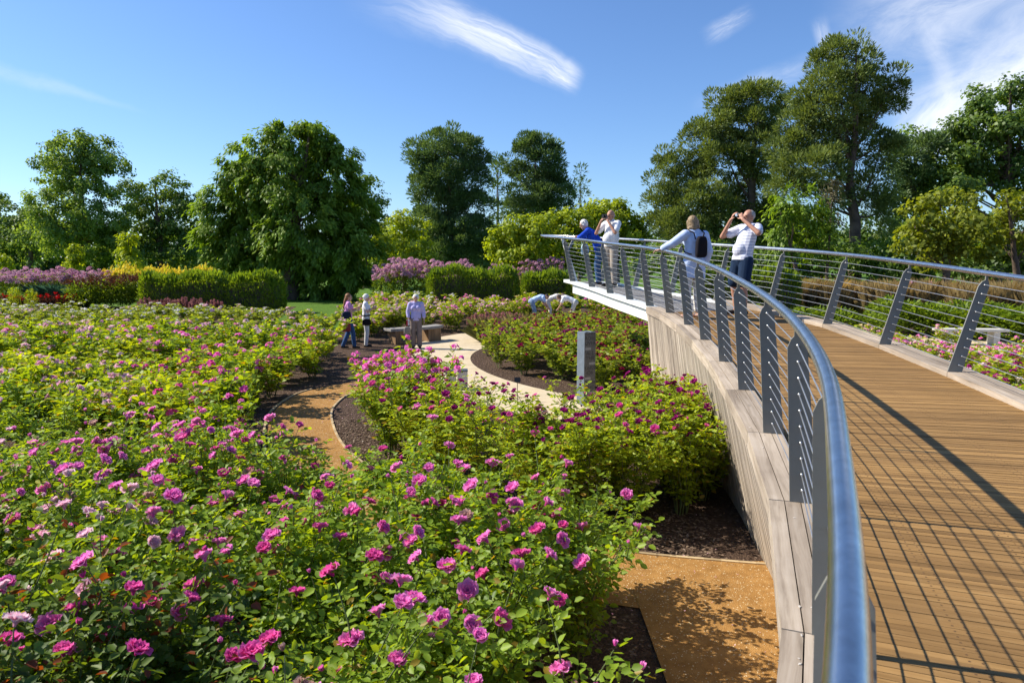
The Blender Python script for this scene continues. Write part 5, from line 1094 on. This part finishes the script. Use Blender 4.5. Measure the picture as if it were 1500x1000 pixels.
def bag(name, label, cat_, c, half, mat, straps, root_rot=0.0, smat=None, round_=0.35, flap=None, r=0.008):
    """a soft bag with its straps; all points in world space"""
    o = empty(name, c, label, cat_); m_ = MB(); a = root_rot; X = np.array([math.cos(a), math.sin(a), 0]); Yv = np.array([-math.sin(a), math.cos(a), 0]); Z = np.array([0, 0, 1.0])
    n_ = MB(); n_.ball((0, 0, 0), 1.0, 24, 16); e_ = lambda v: math.copysign(abs(v) ** 0.5, v)      # rounded box that bulges and narrows upwards
    m_.add([X * e_(p[0]) * half[0] * (1 - 0.14 * p[2]) * .92 + Yv * e_(p[1]) * half[1] + Z * e_(p[2]) * half[2] for p in n_.v], n_.f, None, True)
    fuse('bag_body', m_, mat, o, 0.008, 4)
    for pts in straps:
        mb = MB(); mb.tube([np.asarray(p) - np.asarray(c) for p in pts], r, 6); link('strap', mb.mesh('strap', smat or mat), o)
    if flap:
        m_ = MB(); ell(m_, np.array([0, 0, half[2] * .35]) + Yv * half[1] * .25 * flap, (half[0] * .9, half[1] * .9, half[2] * .6), (X, Yv, Z)); fuse('flap', m_, smat or mat, o, 0.008, 2)
    return o
def camera_thing(label, c, look, s=1.0):
    o = empty('pocket_camera', c, label, 'camera'); lk = unit(np.asarray(look, float)); X = unit(np.cross(lk, [0, 0, 1.0])); Z = np.cross(X, lk); mb = MB(); mb.box(-X * .055 * s - Z * .033 * s - lk * .014, X * .11 * s, lk * .03 * s, Z * .066 * s); link('camera_body', mb.mesh('camera_body', M['black']), o)
    mb = MB(); mb.tube([lk * .014, lk * .05 * s], [.027 * s, .025 * s], 14); link('lens', mb.mesh('lens', M['cable'] if s < 1 else M['black']), o); return o
# --- leaning woman in blue at the bridge tip (body space: face towards the left rail)
fy = 16.35; fx = xl(fy) + 0.34
hb = 1.08
r1, J1, s1 = person('white-haired woman in a royal blue cardigan leaning on the bridge rail', deckpt(fx, fy), R(-72), 1.60, dict(pelvis=(0, -.06, .88), waist=(0, .03, 1.02), chest=(0, .15, 1.18), neck=(0, .26, 1.31), head=(0, .35, 1.41), shL=(-.17, .22, 1.255), shR=(.17, .22, 1.255), elL=(-.21, .40, 1.10), elR=(.22, .38, 1.11), wrL=(-.02, .48, hb + .055), wrR=(.04, .52, hb + .06), hipL=(-.085, -.06, .85), hipR=(.085, -.06, .85), knL=(-.09, 0, .46), knR=(.09, .02, .46), anL=(-.09, -.03, .08), anR=(.09, -.03, .08), toeL=(-.1, .1, .03), toeR=(.1, .1, .03)),
    look=(-0.25, 0.86, -0.42), hair='curly', hair_mat=H_WHITE, hands=dict(L=((.9, .25, -.05), (0, 0, -1), .5), R=((-.9, .3, -.08), (0, 0, -1), .5)), wear=[('jeans', DENIM, dict(leg=.055)), ('cardigan', ROYAL, dict(sleeve=1.55, hem=-.13))], shoe_mat=SHOE)
bw = to_world(r1, (0.10, 0.34, 0.83)); wt = to_world(r1, (.10, .43, 1.12))
bag('shoulder_bag', 'pale blue bag hanging from the arm of the woman in the blue cardigan', 'bag', bw, (.10, .05, .13), cloth('pale_blue_bag', (0.45, 0.62, 0.70)), [[bw + [-.06, 0, .1], wt + [-.02, 0, .01], bw + [.06, 0, .1]]])
# --- man photographing beside her
fy = 15.95; fx = xl(fy) + 0.50
CE = 1.545
r2, J2, s2 = person('bald man in a white shirt and beige trousers photographing from the bridge tip', deckpt(fx, fy), R(-128), 1.74, dict(elL=(-.30, .20, 1.22), elR=(.30, .20, 1.22), wrL=(-.10, .24, 1.50), wrR=(.10, .24, 1.50), shL=(-.19, .0, 1.43), shR=(.19, .0, 1.43)),
    look=(0, 1, -0.06), female=False, belly=.10, skin=SKIN_TAN, hair='bald', hair_mat=H_GREY, hands=dict(L=((.45, -.1, .8), (.5, -.6, 0), .9), R=((-.45, -.1, .8), (-.5, -.6, 0), .9)), wear=[('trousers', BEIGE, dict(leg=.068, e=.02)), ('shirt', WHITE, dict(sleeve=.72, hem=-.02, e=.024))], shoe_mat=SHOE)
c2 = to_world(r2, (0, .235, 1.60)); lk2 = to_world(r2, (0, 1.235, 1.58)) - c2; camera_thing('black camera held up by the bald man on the bridge', c2, lk2, 1.25)
# --- woman seen from behind with a small backpack
fy = 11.1; fx = xl(fy) + 0.24
r3, J3, s3 = person('blond woman in pale blue blouse and white trousers, one hand on the rail', deckpt(fx, fy), R(-14), 1.63, dict(pelvis=(.0, 0, .90), waist=(.01, .02, 1.04), chest=(0.02, .02, 1.23), neck=(0.01, .03, 1.39), head=(0.0, .06, 1.52), shL=(-.15, .02, 1.34), shR=(.19, .02, 1.33), elL=(-.33, .08, 1.20), wrL=(-.47, .20, 1.105), elR=(.24, -.05, 1.07), wrR=(.22, .03, .84), anL=(-.12, -.06, .085), knL=(-.10, -.0, .48), toeL=(-.13, .08, .03)),
    look=(0.30, .92, -.1), hair='bob', hair_mat=H_BLOND, voxel=0.008, hands=dict(L=((-.75, .5, -.15), (0, 0, -1), .7)), wear=[('trousers', OFFW, dict(leg=.066, to=.86)), ('blouse', PALEBLUE, dict(sleeve=1.8, hem=-.26, e=.026))])
bc = to_world(r3, (0.02, -.20, 1.14)); pS = lambda q, z: to_world(r3, (q, -.135, z)); pF = lambda q: to_world(r3, (q, .02, 1.415))
bag('backpack', 'small black backpack on the back of the blond woman', 'backpack', bc, (.10, .055, .17), cloth('black_nylon', (0.012, 0.010, 0.014)), [[pS(-.05, 1.26), pS(-.08, 1.36), pF(-.11)], [pS(.07, 1.26), pS(.10, 1.36), pF(.13)], [pS(-.11, 1.02), to_world(r3, (-.19, -.05, 1.06)), to_world(r3, (-.19, .03, 1.15))], [pS(.12, 1.02), to_world(r3, (.20, -.05, 1.06)), to_world(r3, (.20, .03, 1.15))]], root_rot=r3.rotation_euler.z, flap=-1, r=0.011)
mb = MB(); a = to_world(r3, (-.13, -.22, 1.0)); o = None
# --- man in the striped shirt
fy = 11.45; fx = 3.82
STR = striped('striped_jersey', (0.66, 0.68, 0.78), (0.22, 0.24, 0.42), 0.05, 0.14)
r4, J4, s4 = person('man in striped shirt and navy shorts leaning back to take a photograph', deckpt(fx, fy), R(-112), 1.76, dict(pelvis=(0, -.02, .93), waist=(0, -.04, 1.08), chest=(.0, -.10, 1.29), neck=(0, -.15, 1.47), head=(0, -.12, 1.615), shL=(-.19, -.14, 1.43), shR=(.19, -.14, 1.43), elL=(-.40, .02, 1.34), elR=(.36, .12, 1.30), wrL=(-.13, .12, 1.57), wrR=(.13, .14, 1.57), hipL=(-.10, -.02, .89), hipR=(.10, -.02, .89), knL=(-.14, .06, .49), knR=(.13, .03, .49), anL=(-.16, .03, .085), anR=(.14, -.04, .085), toeL=(-.20, .17, .03), toeR=(.17, .10, .03)),
    look=(0, 1, 0.02), female=False, belly=.02, skin=SKIN_TAN, voxel=0.008, hair='crop', hair_mat=H_GREY, hands=dict(L=((.55, -.05, .75), (.5, -.6, 0), .8), R=((-.5, -.05, .8), (-.5, -.6, 0), .6)), wear=[('shorts', NAVY, dict(e=.022)), ('shirt', STR, dict(sleeve=.62, hem=-.01, e=.026))], shoe_mat=SHOE)
c4_ = to_world(r4, (0, .10, 1.645)); camera_thing('small silver camera held up by the man in the striped shirt', c4_, to_world(r4, (0, 1.1, 1.655)) - c4_, 0.95)
# --- three visitors by the wooden bench
def gpt(px, Y): p = atd(px, 500, Y); return np.array([p[0], Y, 0.012])
r5, J5, s5 = person('woman with long auburn hair, pink top and jeans, carrying two bags', gpt(511, 20.6), R(62), 1.66, dict(elL=(-.24, .10, 1.15), wrL=(-.10, .30, 1.22), elR=(.22, .02, 1.12), wrR=(.10, .26, 1.18), knR=(.11, .10, .50), anR=(.10, .14, .09), toeR=(.11, .28, .03), anL=(-.09, -.16, .09), toeL=(-.10, -.01, .03)), look=(.1, 1, -.15), hair='long', hair_mat=H_RED, voxel=0.011, wear=[('jeans', DENIM, dict(leg=.06)), ('shirt', PINK, dict(sleeve=.5, hem=-.02))], shoe_mat=SHOE)
q = to_world(r5, (.20, -.10, .98)); sh_ = to_world(r5, (.15, -.01, 1.46)); bag('tote_bag', 'large dark navy tote bag on the shoulder of the auburn-haired woman', 'bag', q, (.15, .07, .17), cloth('dark_navy_canvas', (0.018, 0.026, 0.05)), [[q + [-.09, 0, .15], sh_, q + [.09, 0, .15]]], 0.3)
q = to_world(r5, (.22, -.12, .68)); bag('handbag', 'brick red bag hanging below the navy tote bag', 'bag', q, (.14, .06, .14), cloth('brick_red_leather', (0.30, 0.055, 0.05)), [[q + [-.08, 0, .12], q + [0, .03, .34], q + [.08, 0, .12]]], 0.3)
r6, J6, s6 = person('white curly haired woman in a white top with a black waist bag on the path', gpt(537, 21.0), R(78), 1.62, dict(elL=(-.23, .06, 1.10), wrL=(-.06, .24, 1.17), elR=(.23, .06, 1.10), wrR=(.05, .25, 1.22)), look=(.05, 1, -.2), hair='curly', hair_mat=H_WHITE, voxel=0.011, wear=[('trousers', OFFW, dict(leg=.062)), ('shirt', WHITE, dict(sleeve=.6, hem=-.03))], shoe_mat=SHOE)
q = to_world(r6, (.20, .02, .78)); sh_ = to_world(r6, (.12, 0, 1.40)); bag('handbag', 'black flap bag at the hip of the white curly haired woman', 'bag', q, (.14, .05, .10), cloth('black_leather', (0.014, 0.010, 0.012)), [[q + [-.09, 0, .09], sh_, q + [.09, 0, .09]]], 0.1)
mb = MB(); cw = J6['waist']; mb.tube([cw + np.array([math.cos(t) * .165, math.sin(t) * .125 + .005, -.05]) for t in np.linspace(0, 2 * math.pi, 25)], .022, 6); link('belt', mb.mesh('belt', M['black']), r6)
r7, J7, s7 = person('white-haired woman in lavender blouse and taupe trousers standing before the bench', gpt(610, 20.7), R(172), 1.63, dict(elL=(-.23, -.02, 1.10), wrL=(-.24, .06, .86), elR=(.24, -.02, 1.10), wrR=(.22, .09, .88)), look=(.1, 1, -.12), hair='curly', hair_mat=H_WHITE, voxel=0.011, wear=[('trousers', TAUPE, dict(leg=.078, e=.02)), ('blouse', LAV, dict(sleeve=1.6, hem=-.03, e=.022))], shoe_mat=SHOE)
q = to_world(r7, (.27, .10, .55)); hd7 = to_world(r7, (.235, .10, .80)); bag('handbag', 'grey beige handbag hanging from the hand of the woman in lavender', 'bag', q, (.11, .06, .12), cloth('grey_beige_leather', (0.26, 0.23, 0.19)), [[q + [-.06, 0, .1], hd7, q + [.06, 0, .1]]], 0.2)
mb = MB(); lf = to_world(r7, (.245, .13, .80)); lo = empty('leaflet', lf, 'folded red and white leaflet held by the woman in lavender', 'leaflet'); mb.box((-.05, -.004, -.10), (.10, 0, .02), (0, .004, 0), (0, 0, .17)); link('sheet', mb.mesh('sheet', WHITE), lo); mb = MB(); mb.box((-.05, -.008, -.10), (.05, 0, .01), (0, .003, 0), (0, 0, .16)); link('cover', mb.mesh('cover', cloth('red_print', (0.4, 0.03, 0.04))), lo)
# --- three people bending over the roses
def bend(label, px, Y, face, shirt, trs, hair, hm):
    return person(label, gpt(px, Y), face, 1.68, dict(pelvis=(0, -.10, .90), waist=(0, .06, .98), chest=(0, .26, 1.06), neck=(0, .43, 1.10), head=(0, .56, 1.08), shL=(-.17, .36, 1.06), shR=(.17, .36, 1.06), elL=(-.20, .46, .80), elR=(.20, .46, .80), wrL=(-.12, .58, .62), wrR=(.12, .60, .62), hipL=(-.09, -.10, .87), hipR=(.09, -.10, .87)), look=(0, .5, -.86), hair=hair, hair_mat=hm, voxel=0.012, wear=[('trousers', trs, dict(leg=.065)), ('shirt', shirt, dict(sleeve=.6, hem=-.02))], shoe_mat=SHOE)
bend('dark-haired person in pale blue bending over the roses', 782, 28.9, R(78), SKYB, cloth('grey_blue_cotton', (0.25, 0.33, 0.46)), 'crop', H_DARK)
bend('person in a white top bending between the other two among the roses', 805, 29.5, R(95), OFFW, OFFW, 'bob', H_BROWN)
r10, J10, s10 = bend('brown-haired person in a white shirt and grey trousers bending left over the roses', 838, 28.4, R(-80), WHITE, cloth('pale_grey_cotton', (0.48, 0.48, 0.46)), 'bob', H_BROWN)
camera_thing('black camera held low over the roses by the bending brown-haired person', to_world(r10, (0, .62, .52)), to_world(r10, (0, 1.2, .2)) - to_world(r10, (0, .62, .52)), 1.3)
# ------------------------------------------------------------------ other objects
# slate pillar with carved lettering
pl = empty('stone_pillar', gpt(859, 12.75), 'slate pillar carved with lettering standing on the ring path', 'pillar', None, R(27)); mb = MB(); hw_ = .125; Hp = 1.40
mb.box((-hw_, -hw_, -.02), (2 * hw_, 0, 0), (0, 2 * hw_, 0), (0, 0, Hp)); shaft = link('shaft', mb.mesh('shaft', M['slate']), pl)
bm_ = shaft.modifiers.new('bevel', 'BEVEL'); bm_.width = .004; bm_.segments = 2
M['slate_front_shaded'] = simple('slate_front_shaded', (0.115, 0.118, 0.118), 0.75, 0, 0.25, 30, 0.4, 90)  # lettered face toned darker than the side: its shade put into the colour
mb = MB(); mb.box((-hw_ + .002, -hw_ - .004, 0), (2 * hw_ - .004, 0, 0), (0, .004, 0), (0, 0, Hp - .025)); link('carved_face', mb.mesh('carved_face', M['slate_front_shaded']), pl)
lines = ['THIS', 'ROSE', 'OVER', None, 'ALL', 'THE', None, 'KINGS', 'OF', None, 'SAYETH', 'AND', None, 'IS']
zt = Hp - .06
mbb = MB()
for i, tx in enumerate(lines):
    z = zt - i * .093
    if tx is None: mbb.box((-.11 if i % 2 else -.02, -hw_ - .0062, z - .012), (.13, 0, 0), (0, .0022, 0), (0, 0, .045)); continue
    cu = bpy.data.curves.new('lettering', 'FONT'); cu.body = tx; cu.size = .095; cu.extrude = .0011; cu.align_x = 'CENTER'; to = bpy.data.objects.new('lettering_src', cu); col.objects.link(to)
    me = bpy.data.meshes.new_from_object(to.evaluated_get(bpy.context.evaluated_depsgraph_get())); bpy.data.objects.remove(to); me.name = 'lettering'; me.materials.clear(); me.materials.append(M['slate_text'])
    xs = [v.co.x for v in me.vertices]; wd_ = max(xs) - min(xs); lo_ = link('lettering', me, pl); lo_.location = (0, -hw_ - .0058, z - .01); lo_.rotation_euler = (R(90), 0, 0); k = min(1.15, .225 / wd_); lo_.scale = (k, 1.0, 1)
link('raised_bars', mbb.mesh('raised_bars', M['slate_bar']), pl)
# two pale stone blocks with dark polished tops
for i, (px, lb) in enumerate(((660, 'left one of the two pale stone blocks with dark tops by the path'), (677, 'right one of the two pale stone blocks with dark tops by the path'))):
    p = gpt(px, 14.3); o = empty('stone_block', p, lb, 'stone block', 'pair of stone blocks by the path', R(6)); mb = MB(); mb.box((-.105, -.12, -.02), (.21, 0, 0), (0, .24, 0), (0, 0, .40)); q = link('block', mb.mesh('block', M['stone']), o); b_ = q.modifiers.new('bevel', 'BEVEL'); b_.width = .008; b_.segments = 2
    mb = MB(); mb.box((-.112, -.127, .38), (.224, 0, 0), (0, .254, 0), (0, 0, .022)); link('top', mb.mesh('top', M['stone_dark']), o)
# wooden bench with a slab seat
bo = empty('garden_bench', gpt(609, 22.2), 'grey slab bench on two timber blocks beside the ring path', 'bench', None, R(40)); n_ = 14
V, F = [], []
for i in range(n_ + 1):
    t = (i / n_ - .5); x = t * 2.0; bow = -0.18 * (1 - (2 * t) ** 2) + .09
    V += [(x, bow - .24, .41), (x, bow + .24, .41), (x, bow - .24, .50), (x, bow + .24, .50)]
for i in range(n_): a = 4 * i; b_ = a + 4; F += [(a, a + 1, b_ + 1, b_), (a + 2, b_ + 2, b_ + 3, a + 3), (a, b_, b_ + 2, a + 2), (a + 1, a + 3, b_ + 3, b_ + 1)]
F += [(0, 2, 3, 1), (4 * n_, 4 * n_ + 1, 4 * n_ + 3, 4 * n_ + 2)]
me = bpy.data.meshes.new('seat'); me.from_pydata(V, [], F); me.materials.append(M['bench_slab']); q = link('seat', me, bo); b_ = q.modifiers.new('bevel', 'BEVEL'); b_.width = .012; b_.segments = 2; b_.limit_method = 'ANGLE'
for x in (-.62, .62):
    mb = MB()
    for k in range(4): mb.box((x - .25 + k * .125, -.20, 0), (0, 0, .41), (.119, 0, 0), (0, .40, 0))
    link('leg', mb.mesh('leg', M['bench_block']), bo)
# pale stone bench on the far side of the bridge
bo = empty('garden_bench', gpt(1420, 21.6), 'pale stone bench with two slab legs beyond the right handrail', 'bench', None, R(-6)); mb = MB(); mb.box((-1.05, -.22, .42), (2.1, 0, 0), (0, .44, 0), (0, 0, .08)); q = link('seat', mb.mesh('seat', M['bench_white']), bo); b_ = q.modifiers.new('bevel', 'BEVEL'); b_.width = .01; b_.segments = 2
for x in (-.78, .62): mb = MB(); mb.box((x, -.19, 0), (.18, 0, 0), (0, .38, 0), (0, 0, .42)); link('leg', mb.mesh('leg', M['bench_white']), bo)
# small black plant labels on stakes
for px, py, Y, hgt, lb in ((591, 507, 19.4, .42, 'small black plant label in front of the woman in lavender'), (758, 578, 13.0, .42, 'small black plant label beside the ring path left of the slate pillar'), (833, 471, 26.5, .45, 'small black plant label before the pale pink roses under the bridge tip'), (166, 510, 16.6, .95, 'small blue grey plant label among the roses of the left field'), (424, 505, 17.2, .80, 'small blue grey plant label beside the roses left of the gravel path')):
    p = gpt(px, Y); o = empty('plant_label', p, lb, 'plant label'); mb = MB(); mb.box((-.006, -.004, -.05), (.012, 0, 0), (0, .008, 0), (0, 0, hgt)); link('stake', mb.mesh('stake', M['black']), o)
    mb = MB(); mb.box((-.06, -.012, hgt - .05), (.12, 0, 0), (0, .004, 0), (0, .05, .09)); link('plate', mb.mesh('plate', M['black'] if 'black' in lb else M['slate']), o)
sun_ok = True
